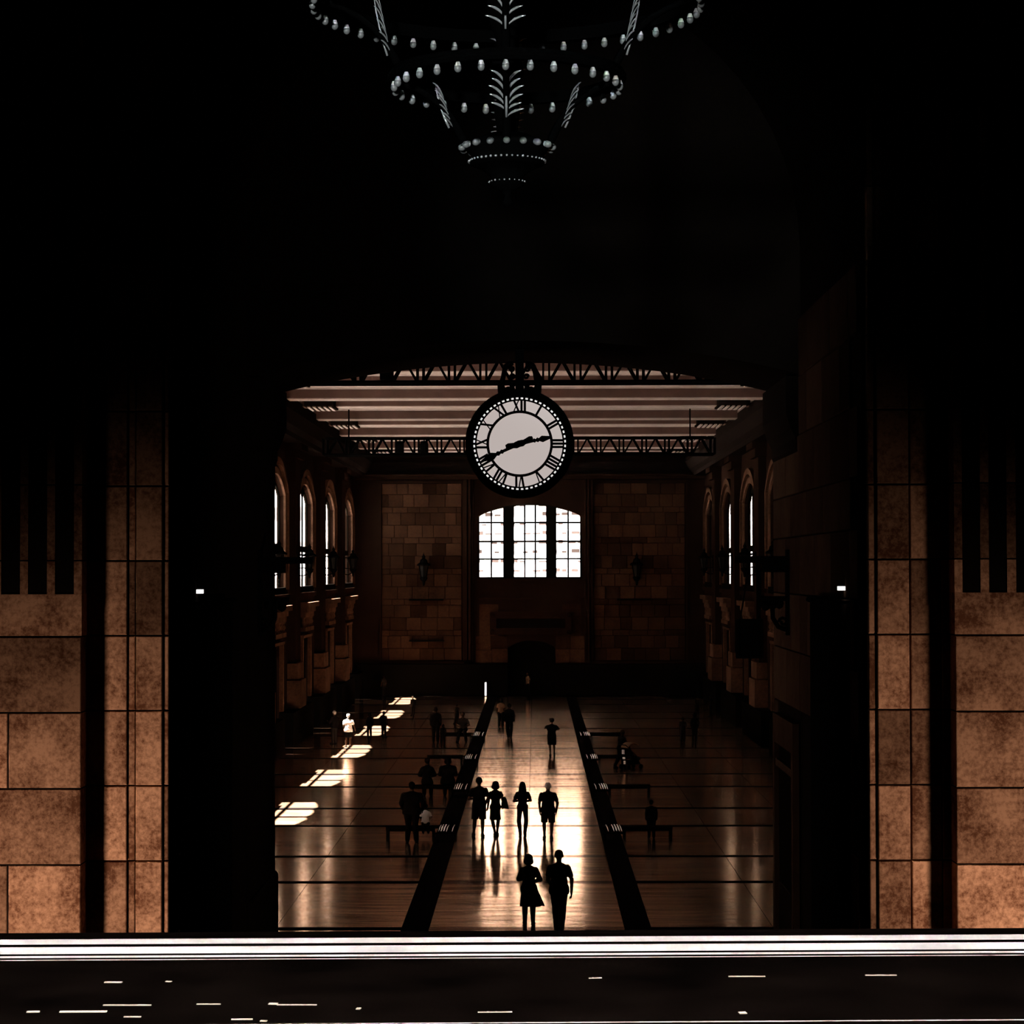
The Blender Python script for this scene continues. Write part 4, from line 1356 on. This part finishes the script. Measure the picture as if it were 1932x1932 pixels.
def sdf_mesh(caps, h, k=0.03, clips=(), cut=()):
    """Blend tapered capsules (ax,ay,az, bx,by,bz, ra, rb, flat) into one closed surface. clips: (nx,ny,nz,d) keeps n.p < d."""
    C = np.array([list(c) + [1.0] * (9 - len(c)) for c in caps], float)
    rmax = np.maximum(C[:, 6], C[:, 7])
    lo = np.minimum(C[:, 0:3], C[:, 3:6]).min(0) - rmax.max() - 2 * h - k
    hi = np.maximum(C[:, 0:3], C[:, 3:6]).max(0) + rmax.max() + 2 * h + k
    n = np.ceil((hi - lo) / h).astype(int) + 1
    ax = [lo[i] + h * np.arange(n[i]) for i in range(3)]
    F = np.full(tuple(n), 1.0)
    for c, r in zip(C, rmax):
        m = r + k + 2.5 * h
        s = []
        for i in range(3):
            a0 = min(c[i], c[3 + i]) - m
            a1 = max(c[i], c[3 + i]) + m
            i0 = max(0, int((a0 - lo[i]) / h))
            i1 = min(n[i], int((a1 - lo[i]) / h) + 2)
            s.append(slice(i0, i1))
        X = ax[0][s[0]][:, None, None]
        Y = ax[1][s[1]][None, :, None]
        Z = ax[2][s[2]][None, None, :]
        fl = c[8]
        dx, dy, dz = X - c[0], (Y - c[1]) / fl, Z - c[2]
        vx, vy, vz = c[3] - c[0], (c[4] - c[1]) / fl, c[5] - c[2]
        L2 = vx * vx + vy * vy + vz * vz
        t = np.clip((dx * vx + dy * vy + dz * vz) / L2, 0, 1) if L2 > 1e-9 else 0.0
        d = np.sqrt((dx - t * vx) ** 2 + (dy - t * vy) ** 2 + (dz - t * vz) ** 2) - (c[6] + (c[7] - c[6]) * t)
        G = F[s[0], s[1], s[2]]
        hh = np.clip(0.5 + 0.5 * (G - d) / k, 0, 1)
        F[s[0], s[1], s[2]] = G + (d - G) * hh - k * hh * (1 - hh)
    if clips or cut:
        X = ax[0][:, None, None]
        Y = ax[1][None, :, None]
        Z = ax[2][None, None, :]
        for nx_, ny_, nz_, d_ in clips:
            F = np.maximum(F, nx_ * X + ny_ * Y + nz_ * Z - d_)
        for cx_, cy_, cz_, r_ in cut:      # spheres taken away
            F = np.maximum(F, r_ - np.sqrt((X - cx_) ** 2 + (Y - cy_) ** 2 + (Z - cz_) ** 2))
    return surface_nets(F, lo, h)


def mesh_part(name, pf, mat, parent):
    pos, faces = pf
    if not len(pos):
        return None
    me = bpy.data.meshes.new(name)
    me.from_pydata(pos.tolist(), [], faces.tolist())
    me.polygons.foreach_set('use_smooth', [True] * len(me.polygons))
    me.materials.append(M[mat])
    o = bpy.data.objects.new(name, me)
    o.parent = parent
    COL.objects.link(o)
    return o


def lerp(a, b, t):
    return tuple(a[i] + (b[i] - a[i]) * t for i in range(3))


STAND = dict(Lel=(-0.235, -0.03, 1.13), Lwr=(-0.25, 0.05, 0.88), Rel=(0.235, -0.03, 1.13), Rwr=(0.25, 0.05, 0.88),
             Lkn=(-0.10, 0.02, 0.49), Lan=(-0.11, 0.0, 0.075), Rkn=(0.10, 0.02, 0.49), Ran=(0.11, 0.0, 0.075), wide=1.0, lean=0.0)


def person(px, yh, yf, label, pose=None, top='tee', bottom='trousers', ct='cloth_black', cb='cloth_black', hair='short', ch='hair_dark',
           shoes=True, face=0.0, fine=False, group=None, seat=None, skin='skin', height=None, cat='person'):
    if seat is None:
        base = on_floor(px, yf)
        H = height or max(0.9, min(1.9, (yf - yh) / ((yf - VPY) / CAM_H)))
    else:
        base = Vector(seat)
        H = height or 1.7
    sc = H / 1.75
    J_ = dict(STAND)
    J_.update(pose or {})
    w_ = J_['wide']
    ln = J_['lean']                   # forward lean of the trunk
    sit = J_.get('sit', 0.0)          # how far the pelvis drops
    h = (0.0105 if fine else 0.021) / max(0.6, sc)

    def T(p):                          # trunk points drop and lean
        x, y, z = p
        return (x, y + ln * (z - 0.92), z - sit)
    hipL, hipR = T((-0.088 * w_, 0, 0.92)), T((0.088 * w_, 0, 0.92))
    shL, shR = T((-0.178 * w_, 0, 1.395)), T((0.178 * w_, 0, 1.395))
    off = lambda p: (p[0], p[1], p[2])
    Lel, Lwr, Rel, Rwr = T(J_['Lel']), T(J_['Lwr']), T(J_['Rel']), T(J_['Rwr'])
    Lkn, Lan, Rkn, Ran = J_['Lkn'], J_['Lan'], J_['Rkn'], J_['Ran']
    Ltoe = J_.get('Ltoe', (Lan[0] - 0.02, Lan[1] + 0.17, 0.03))
    Rtoe = J_.get('Rtoe', (Ran[0] + 0.02, Ran[1] + 0.17, 0.03))
    trunk = [(*T((-0.07 * w_, 0, 0.94)), *T((0.07 * w_, 0, 0.94)), 0.115 * w_, 0.115 * w_, 0.85),
             (*T((0, 0, 0.98)), *T((0, 0.005, 1.18)), 0.135 * w_, 0.135 * w_, 0.78),
             (*T((-0.085 * w_, 0, 1.29)), *T((0.085 * w_, 0, 1.29)), 0.118 * w_, 0.118 * w_, 0.85),
             (*T((0, -0.01, 1.435)), *T((-0.15 * w_, -0.01, 1.37)), 0.058, 0.050), (*T((0, -0.01, 1.435)), *T((0.15 * w_, -0.01, 1.37)), 0.058, 0.050)]
    if J_.get('broad', 1):
        trunk.append((*T((-0.05 * w_, 0, 1.08)), *T((0.05 * w_, 0, 1.08)), 0.112 * w_, 0.112 * w_, 0.85))
    arms = [(*shL, *Lel, 0.052 * w_, 0.043), (*Lel, *Lwr, 0.044, 0.029), (*shR, *Rel, 0.052 * w_, 0.043), (*Rel, *Rwr, 0.044, 0.029)]
    thigh = [(*hipL, *Lkn, 0.092 * w_, 0.058), (*hipR, *Rkn, 0.092 * w_, 0.058)]
    shin = [(*Lkn, *Lan, 0.055, 0.037), (*Rkn, *Ran, 0.055, 0.037),
            (*lerp(Lkn, Lan, 0.18), *lerp(Lkn, Lan, 0.5), 0.058, 0.05), (*lerp(Rkn, Ran, 0.18), *lerp(Rkn, Ran, 0.5), 0.058, 0.05)]
    feet = [((*Lan, *Ltoe, 0.042, 0.036, 1.0), (*lerp(Lan, Ltoe, -0.3)[:2], 0.036, *Ltoe, 0.034, 0.034)),
            ((*Ran, *Rtoe, 0.042, 0.036, 1.0), (*lerp(Ran, Rtoe, -0.3)[:2], 0.036, *Rtoe, 0.034, 0.034))]
    hd = T((0, 0.02, 1.63))
    ht = J_.get('headturn', 0.0)
    sa, ca = math.sin(ht), math.cos(ht)

    def Hd(x, y, z):
        return (hd[0] + x * ca - y * sa, hd[1] + x * sa + y * ca, hd[2] + z)
    neck = [(*T((0, -0.01, 1.42)), *Hd(0, -0.01, -0.06), 0.058, 0.054)]
    head = [(*Hd(0, -0.01, 0.02), *Hd(0, 0.0, 0.035), 0.088, 0.086, 1.12), (*Hd(0, 0.025, -0.05), *Hd(0, 0.035, -0.06), 0.062, 0.055),
            (*Hd(0, 0.094, 0.0), *Hd(0, 0.112, -0.025), 0.011, 0.015), (*Hd(-0.085, -0.005, 0.015), *Hd(-0.088, -0.01, -0.025), 0.018, 0.012),
            (*Hd(0.085, -0.005, 0.015), *Hd(0.088, -0.01, -0.025), 0.018, 0.012), (*Hd(-0.02, 0.088, -0.052), *Hd(0.02, 0.088, -0.052), 0.011, 0.011),
            (*Hd(-0.045, 0.08, 0.03), *Hd(0.045, 0.08, 0.03), 0.016, 0.016)]
    hands = []
    for el, wr, s in ((Lel, Lwr, -1), (Rel, Rwr, 1)):
        d = (Vector(wr) - Vector(el)).normalized()
        side = d.cross(Vector((s, 0.0, 0.0)))
        if side.length < 0.2:
            side = d.cross(Vector((0, 0, 1)))
        side.normalize()
        curl = Vector((-s, 0.2, 0)) - d * d.dot(Vector((-s, 0.2, 0)))
        curl.normalize()
        p0 = Vector(wr)
        pm = p0 + d * 0.085
        hands.append((*(p0 + side * 0.012), *(pm + side * 0.022), 0.024, 0.018))
        hands.append((*(p0 - side * 0.012), *(pm - side * 0.022), 0.024, 0.018))
        if fine:
            for q, (o_, ln_) in enumerate(((-0.033, 0.062), (-0.011, 0.078), (0.011, 0.083), (0.033, 0.074))):
                a = pm + side * o_
                b = a + d * ln_ * 0.55 + curl * 0.012
                c = b + d * ln_ * 0.35 + curl * 0.028
                hands.append((*a, *b, 0.0105, 0.0095))
                hands.append((*b, *c, 0.0095, 0.008))
            a = p0 + d * 0.03 + side * 0.03
            hands.append((*a, *(a + d * 0.045 + side * 0.03 + curl * 0.012), 0.0135, 0.009))
    body = empty('person', base, label, cat, group, face)
    body.scale = (sc, sc, sc)
    mesh_part('body', sdf_mesh(trunk + arms + thigh + shin + [f[0] for f in feet] + neck + head + hands, h, 0.022), skin, body)
    e = 0.016
    grow = lambda L, g=e: [(*c[:6], c[6] + g, c[7] + g, *c[8:]) for c in L]
    hc = h * 1.15
    # --- upper clothing
    slv = {'tee': 0.62, 'polo': 0.66, 'long': 1.0, 'coat': 1.0, 'dress': 0.35, 'tank': 0.0, 'shirt': 0.66}[top]
    up = grow(trunk)
    if top in ('shirt', 'long', 'coat', 'polo'):
        up.append((*T((-0.08 * w_, 0, 0.88)), *T((0.08 * w_, 0, 0.88)), 0.135 * w_, 0.135 * w_, 0.85))
    for sh, el, wr in ((shL, Lel, Lwr), (shR, Rel, Rwr)):
        if slv > 0:
            up.append((*lerp(sh, el, 0.08), *lerp(sh, el, slv if slv < 1 else 1), 0.060 * w_, 0.066))
        if slv >= 1:
            up.append((*el, *lerp(el, wr, 0.93), 0.062, 0.046))
    hem = {'tee': 0.86, 'polo': 0.82, 'long': 0.82, 'shirt': 0.80, 'tank': 0.9, 'coat': 0.47, 'dress': 0.52}[top] - sit
    if top == 'coat':
        fl_ = J_.get('flare', 0.0)
        up += [(0, ln * 0.1, 1.02 - sit, 0.01 + 0.3 * fl_, -0.02, 0.50, 0.145, 0.19, 0.85), (-0.03, 0, 1.02 - sit, -0.06, 0, 0.50, 0.14, 0.17, 0.85),
               (0.06, 0, 0.95 - sit, 0.10 + 0.75 * fl_, -0.02, 0.50 - 0.02, 0.12, 0.03, 0.6)]
    if top == 'dress':
        up += [(0, 0, 1.02 - sit, 0.0, 0, 0.55, 0.13, 0.175, 0.8), (-0.04, 0, 0.9 - sit, -0.05, 0, 0.55, 0.13, 0.14, 0.8)]
    mesh_part({'coat': 'coat', 'dress': 'dress'}.get(top, 'shirt'), sdf_mesh(up, hc, 0.03, [(0, 0, -1, -hem), (0, 0, 1, T((0, 0, 1.515))[2])]), ct, body)
    # --- lower clothing
    if top != 'dress':
        if sit:
            fr = 1.0 if bottom == 'trousers' else 0.75
        else:
            fr = {'trousers': 1.0, 'slim': 1.0, 'shorts': 0.92}[bottom]
        g = 0.008 if bottom == 'slim' else 0.02
        lw = grow(trunk[:1], 0.01)
        for hp, kn, an in ((hipL, Lkn, Lan), (hipR, Rkn, Ran)):
            lw.append((*hp, *lerp(hp, kn, fr), 0.095 * w_ + g * 0.6, 0.06 + g + (0.025 if bottom == 'shorts' else 0)))
            if bottom != 'shorts':
                lw.append((*kn, *lerp(kn, an, 0.93), 0.06 + g, 0.045 + g * 1.4))
                lw.append((*lerp(kn, an, 0.15), *lerp(kn, an, 0.5), 0.062 + g, 0.055 + g))
        cl = [(0, 0, 1, 1.0 - sit)] if not sit else [(0, 0, 1, 1.02 - sit)]
        if not sit and bottom == 'shorts':
            cl.append((0, 0, -1, -0.515))
        mesh_part('shorts' if bottom == 'shorts' else 'trousers', sdf_mesh(lw, hc, 0.02, cl), cb, body)
    # --- hair
    if hair != 'bald':
        hr = [(*Hd(0, -0.018, 0.03), *Hd(0, -0.012, 0.042), 0.098, 0.096, 1.1)]
        clips = []
        if hair == 'short':
            hr.append((*Hd(0, -0.04, 0.0), *Hd(0, -0.05, -0.03), 0.078, 0.06))
        elif hair == 'bob':
            hr = [(*Hd(0, -0.02, 0.03), *Hd(0, -0.03, -0.03), 0.112, 0.118, 1.0), (*Hd(-0.06, -0.03, -0.05), *Hd(0.06, -0.03, -0.05), 0.07, 0.07)]
        elif hair == 'long':
            hr += [(*Hd(0, -0.03, 0.0), *Hd(0, -0.07, -0.30), 0.10, 0.115, 0.75), (*Hd(-0.05, -0.03, -0.05), *Hd(-0.08, -0.05, -0.27), 0.07, 0.055), (*Hd(0.05, -0.03, -0.05), *Hd(0.08, -0.05, -0.27), 0.07, 0.055)]
        elif hair == 'bun':
            hr += [(*Hd(0, -0.05, 0.12), *Hd(0, -0.055, 0.125), 0.045, 0.045)]
        elif hair == 'curly':
            for q in range(9):
                a = q * 0.7
                hr.append((*Hd(0.08 * math.cos(a), -0.03 + 0.06 * math.sin(a), 0.05 + 0.03 * (q % 3)), *Hd(0.085 * math.cos(a), -0.03 + 0.06 * math.sin(a), 0.03 + 0.03 * (q % 3)), 0.045, 0.04))
        fy = Hd(0, 0.055, 0)
        nrm = (-sa, ca, 0)
        dd = nrm[0] * fy[0] + nrm[1] * fy[1]
        mesh_part('hair', sdf_mesh(hr, hc * 0.9, 0.02, [(nrm[0], nrm[1], 0.0, dd)] if hair != 'cap' else []), ch, body)
    if shoes:
        for f in feet:
            mesh_part('shoe', sdf_mesh([(*f[1][:6], 0.046, 0.042, 0.95), (*f[0][:6], 0.05, 0.044)], hc, 0.02, [(0, 0, -1, 0.0 if min(Lan[2], Ran[2]) < 0.1 and f[0][2] < 0.1 else 0.5), (0, 0, 1, f[0][2] + 0.055)]), 'leather', body)
    return body


# the pair closest to the arch
person(998, 1613, 1745, 'woman in a dark knee-length coat with a flying hem, walking away, close to the arch',
       dict(Lel=(-0.25, 0.0, 1.15), Lwr=(-0.12, 0.22, 1.12), Rel=(0.27, -0.02, 1.14), Rwr=(0.13, 0.2, 1.05), Lan=(-0.10, -0.02, 0.075), Ran=(0.10, -0.10, 0.09), Rkn=(0.095, 0.03, 0.49), flare=0.36, broad=0, headturn=-0.3),
       top='coat', bottom='slim', hair='bob', fine=True)
person(1055, 1605, 1757, 'man in untucked short-sleeved shirt and dark trousers, walking away beside the woman in the coat',
       dict(Lel=(-0.25, -0.02, 1.14), Lwr=(-0.18, 0.16, 0.98), Rel=(0.275, -0.03, 1.12), Rwr=(0.27, 0.03, 0.85), Lan=(-0.045, 0.08, 0.075), Ran=(0.04, -0.10, 0.08), Lkn=(-0.07, 0.07, 0.49), Rkn=(0.07, 0.0, 0.49), wide=1.06),
       top='shirt', bottom='trousers', hair='short', fine=True)
# four walking abreast
person(904, 1467, 1579, 'man in shorts and tee shirt, outermost of the four abreast, holding a hand',
       dict(Lel=(-0.29, -0.03, 1.13), Lwr=(-0.16, 0.2, 1.10), Rel=(0.285, -0.02, 1.14), Rwr=(0.26, 0.07, 0.90), Lan=(-0.16, 0.16, 0.075), Ran=(0.10, -0.12, 0.085), Lkn=(-0.13, 0.1, 0.49), Rkn=(0.10, 0.03, 0.50), wide=1.06),
       bottom='shorts', hair='short', fine=True)
person(935, 1475, 1577, 'woman in a short dark dress holding the hand of the man in shorts',
       dict(Lel=(-0.27, 0.0, 1.17), Lwr=(-0.36, 0.05, 0.93), Rel=(0.24, -0.03, 1.14), Rwr=(0.24, 0.1, 0.98), Lan=(-0.015, -0.05, 0.085), Lkn=(-0.10, 0.05, 0.50), Ran=(0.045, 0.12, 0.075), Rkn=(0.085, 0.08, 0.49), broad=0, wide=0.92),
       top='dress', hair='bob', fine=True)
person(986, 1476, 1577, 'long-haired woman in slim jeans with folded arms, third of the four walking abreast',
       dict(Lel=(-0.275, 0.0, 1.14), Lwr=(-0.06, 0.2, 1.13), Rel=(0.265, 0.0, 1.16), Rwr=(0.06, 0.22, 1.1), Lan=(-0.07, -0.06, 0.08), Lkn=(-0.12, 0.02, 0.49), Ran=(0.07, 0.10, 0.075), Rkn=(0.12, 0.06, 0.49), broad=0, wide=0.95),
       top='tee', bottom='slim', cb='cloth_navy', hair='long', fine=True)
person(1034, 1477, 1583, 'balding man in polo shirt and knee shorts, arms hanging, beside the folded-arms woman',
       dict(Lel=(-0.27, -0.03, 1.13), Lwr=(-0.25, 0.05, 0.86), Rel=(0.30, -0.03, 1.12), Rwr=(0.26, 0.04, 0.86), Lan=(-0.11, 0.02, 0.075), Ran=(0.10, -0.14, 0.085), Lkn=(-0.12, 0.06, 0.49), Rkn=(0.12, 0.0, 0.5), wide=1.12),
       top='polo', bottom='shorts', hair='short', ch='hair_white', fine=True)
hb = on_floor(952, 1577)
bag = empty('handbag', (hb.x + 0.02, hb.y - 0.20, 0.88), 'black shoulder bag at the hip of the woman in the short dress', 'bag')
MB().plate([(-0.13, 0.0), (0.12, -0.05), (0.05, 0.26), (0.0, 0.33), (-0.09, 0.30)], [], lambda u, v, d: (u, d, v), -0.06, 0.06).build('pouch', 'leather', bag)
MB().tube([(-0.05, 0, 0.30), (-0.10, 0.04, 0.40), (-0.135, 0.09, 0.45), (-0.14, 0.125, 0.46)], 0.012, 5).build('strap', 'leather', bag)
# farther along the aisle
person(1041, 1356, 1426, 'person in shorts with raised elbows, mid-stride, alone in the bright aisle',
       dict(Lel=(-0.31, 0.05, 1.30), Lwr=(-0.12, 0.22, 1.33), Rel=(0.33, 0.05, 1.26), Rwr=(0.16, 0.22, 1.2), Ran=(0.12, -0.22, 0.16), Rkn=(0.11, 0.05, 0.5), Lan=(-0.06, 0.02, 0.075), Lkn=(-0.09, 0.06, 0.5), wide=1.1),
       bottom='shorts', hair='curly')
person(961, 1328, 1393, 'dark figure in long coat walking down the aisle beside a paler companion', dict(Lan=(-0.05, 0.0, 0.075), Ran=(0.06, -0.1, 0.08)), top='long', hair='short')
person(945, 1318, 1372, 'figure in a pale top ahead of the dark walker in the aisle', None, top='tee', ct='cloth_tan', bottom='trousers', hair='bob')
person(996, 1269, 1313, 'figure with a tan shirt standing near the far doorway', None, top='tee', ct='cloth_tan', hair='short', face=2.2)
# left side of the floor
person(777, 1476, 1590, 'heavy-set man standing before the nearest bench, seen from behind',
       dict(Lel=(-0.31, -0.02, 1.14), Lwr=(-0.26, 0.15, 0.95), Rel=(0.33, -0.02, 1.14), Rwr=(0.30, 0.12, 0.92), Lan=(-0.13, 0, 0.075), Ran=(0.13, 0, 0.075), wide=1.3),
       top='long', bottom='trousers', hair='short')
SIT = dict(sit=0.335, lean=0.12, Lkn=(-0.12, 0.40, 0.53), Lan=(-0.12, 0.42, 0.075), Rkn=(0.12, 0.40, 0.53), Ran=(0.12, 0.42, 0.075), Lel=(-0.28, 0.06, 1.14), Lwr=(-0.12, 0.28, 1.06), Rel=(0.28, 0.06, 1.14), Rwr=(0.12, 0.28, 1.06))
person(0, 0, 0, 'slimmer of two people sitting together on a bench by the aisle, seen from behind', SIT, top='long', bottom='trousers', hair='short', seat=(-3.84, 87.05, 0.0), height=1.72)
person(0, 0, 0, 'broader of two people sitting together on a bench by the aisle, rounded shoulders', dict(SIT, wide=1.25), top='long', bottom='trousers', hair='bob', seat=(-3.10, 87.05, 0.0), height=1.76)
person(0, 0, 0, 'small child in a white top sitting on the bench beside the heavy-set man', SIT, top='tee', ct='cloth_white', bottom='trousers', hair='curly', seat=(-3.28, 73.15, 0.17), height=1.12)
person(631, 1341, 1404, 'white-haired elder in dark clothes standing by the sunlit windows', dict(Lel=(-0.24, 0.1, 1.14), Lwr=(-0.2, 0.28, 1.2)), top='long', bottom='trousers', ct='cloth_black', cb='cloth_grey', hair='short', ch='hair_white', face=0.9)
person(657, 1347, 1410, 'person in a blazing white shirt and dark shorts in the sun by the windows', dict(Rel=(0.3, 0.0, 1.14), Rwr=(0.36, 0.1, 0.92), Lan=(-0.12, 0.1, 0.075), Ran=(0.1, -0.1, 0.08), wide=1.12), top='shirt', ct='cloth_white', bottom='shorts', hair='short', ch='hair_white')
person(697, 1345, 1393, 'dark figure behind the person in white, nearest the sunlit windows', None, top='long', hair='bob', face=0.4)
person(724, 1342, 1392, 'second dark figure beyond the person in white, between sun patches', dict(wide=1.1), top='long', hair='short', face=-0.5)
person(779, 1313, 1350, 'figure with sunlit hair at the edge of the farthest sun patch', dict(wide=1.1), top='long', ct='cloth_grey', hair='short', ch='hair_white', face=0.7)
person(822, 1335, 1401, 'tall dark figure standing between the sun patches and the aisle', dict(wide=1.15), top='long', hair='short')
person(836, 1367, 1403, 'small dark child beside the tall dark figure', None, top='long', hair='bob')
person(862, 1328, 1366, 'walker with one sunlit arm beyond the aisle benches', dict(Lan=(-0.14, 0.15, 0.075), Ran=(0.14, -0.15, 0.085)), top='tee', ct='cloth_grey', bottom='trousers', hair='short', face=0.6)
person(0, 0, 0, 'person in trainers sitting forward on a bench across from the bright aisle', dict(SIT, lean=0.35, Lan=(-0.2, 0.45, 0.075), Ran=(0.2, 0.45, 0.075)), top='tee', ct='cloth_grey', bottom='trousers', hair='short', seat=(-3.35, 115.0, 0.0), height=1.75, face=3.0)
person(724, 1273, 1315, 'dim figure standing against the dark panelling under the ashlar wall', None, top='tee', ct='cloth_grey', hair='short', face=0.8)
# right side of the floor
person(1171, 1378, 1449, 'dark-clothed person pushing a stroller on the shaded side', dict(lean=0.16, Lel=(-0.2, 0.1, 1.15), Lwr=(-0.08, 0.38, 1.05), Rel=(0.22, 0.1, 1.15), Rwr=(0.1, 0.4, 1.05), Lan=(-0.1, -0.28, 0.11), Lkn=(-0.1, 0.0, 0.5), Ran=(0.1, 0.1, 0.075)), top='long', bottom='trousers', hair='short', ch='hair_brown', face=-0.9)
person(1229, 1510, 1582, 'dim figure standing by the shaded-side bench nearest the clock', dict(wide=1.15), top='long', hair='short')
person(1288, 1354, 1401, 'dim figure of a pair on the shaded side, closer to the aisle', None, top='tee', ct='cloth_grey', hair='short')
person(1311, 1346, 1396, 'dim figure of a pair on the shaded side, closer to the wall', None, top='long', hair='bob')
person(1341, 1312, 1352, 'dim figure in a pale sleeve alone near the shaded wall', None, top='tee', ct='cloth_grey', hair='short', face=1.0)

# stroller
sp_ = on_floor(1190, 1451)
st = empty('stroller', (sp_.x, sp_.y, 0), 'dark baby stroller with pale stickers, pushed on the shaded side', 'stroller', None, -0.9)
for x in (-0.24, 0.24):
    for y in (-0.32, 0.34):
        MB().tube([(x - 0.02, y, 0.1), (x + 0.02, y, 0.1)], 0.1, 14, up=(0, 0, 1)).build('wheel', 'leather', st)
    MB().tube([(x, -0.32, 0.1), (x, 0.1, 0.55), (x * 0.9, -0.45, 1.0)], 0.018, 6).build('frame_tube', 'steel', st)
    MB().tube([(x, 0.34, 0.1), (x, 0.1, 0.55)], 0.018, 6).build('frame_tube', 'steel', st)
MB().tube([(-0.216, -0.45, 1.0), (0.216, -0.45, 1.0)], 0.022, 6).build('handle', 'leather', st)
MB().plate([(-0.15, 0.42), (0.32, 0.36), (0.36, 0.42), (0.30, 0.5), (0.0, 0.55), (-0.22, 0.95), (-0.28, 0.92)], [], lambda u, v, d: (d, u, v), -0.2, 0.2).build('seat', 'cloth_black', st)
can = [( -0.02 + 0.36 * math.cos(a), 0.72 + 0.36 * math.sin(a)) for a in [PI * 0.25 + PI * 0.6 * i / 8 for i in range(9)]]
MB().plate(can + [(u * 0.94, 0.72 + (v - 0.72) * 0.94) for u, v in reversed(can)], [], lambda u, v, d: (d, u, v), -0.23, 0.23).build('canopy', 'cloth_tan', st)
for k, (x, z, w2, h2) in enumerate(((-0.06, 0.62, 0.14, 0.17), (-0.02, 0.42, 0.12, 0.08), (0.02, 0.22, 0.08, 0.13))):
    MB().box(x - w2 / 2, x + w2 / 2, -0.36, -0.33, z, z + h2).build('sticker', 'cloth_white', st)
MB().box(-0.2, 0.2, -0.33, 0.25, 0.2, 0.36).build('basket', 'cloth_black', st)
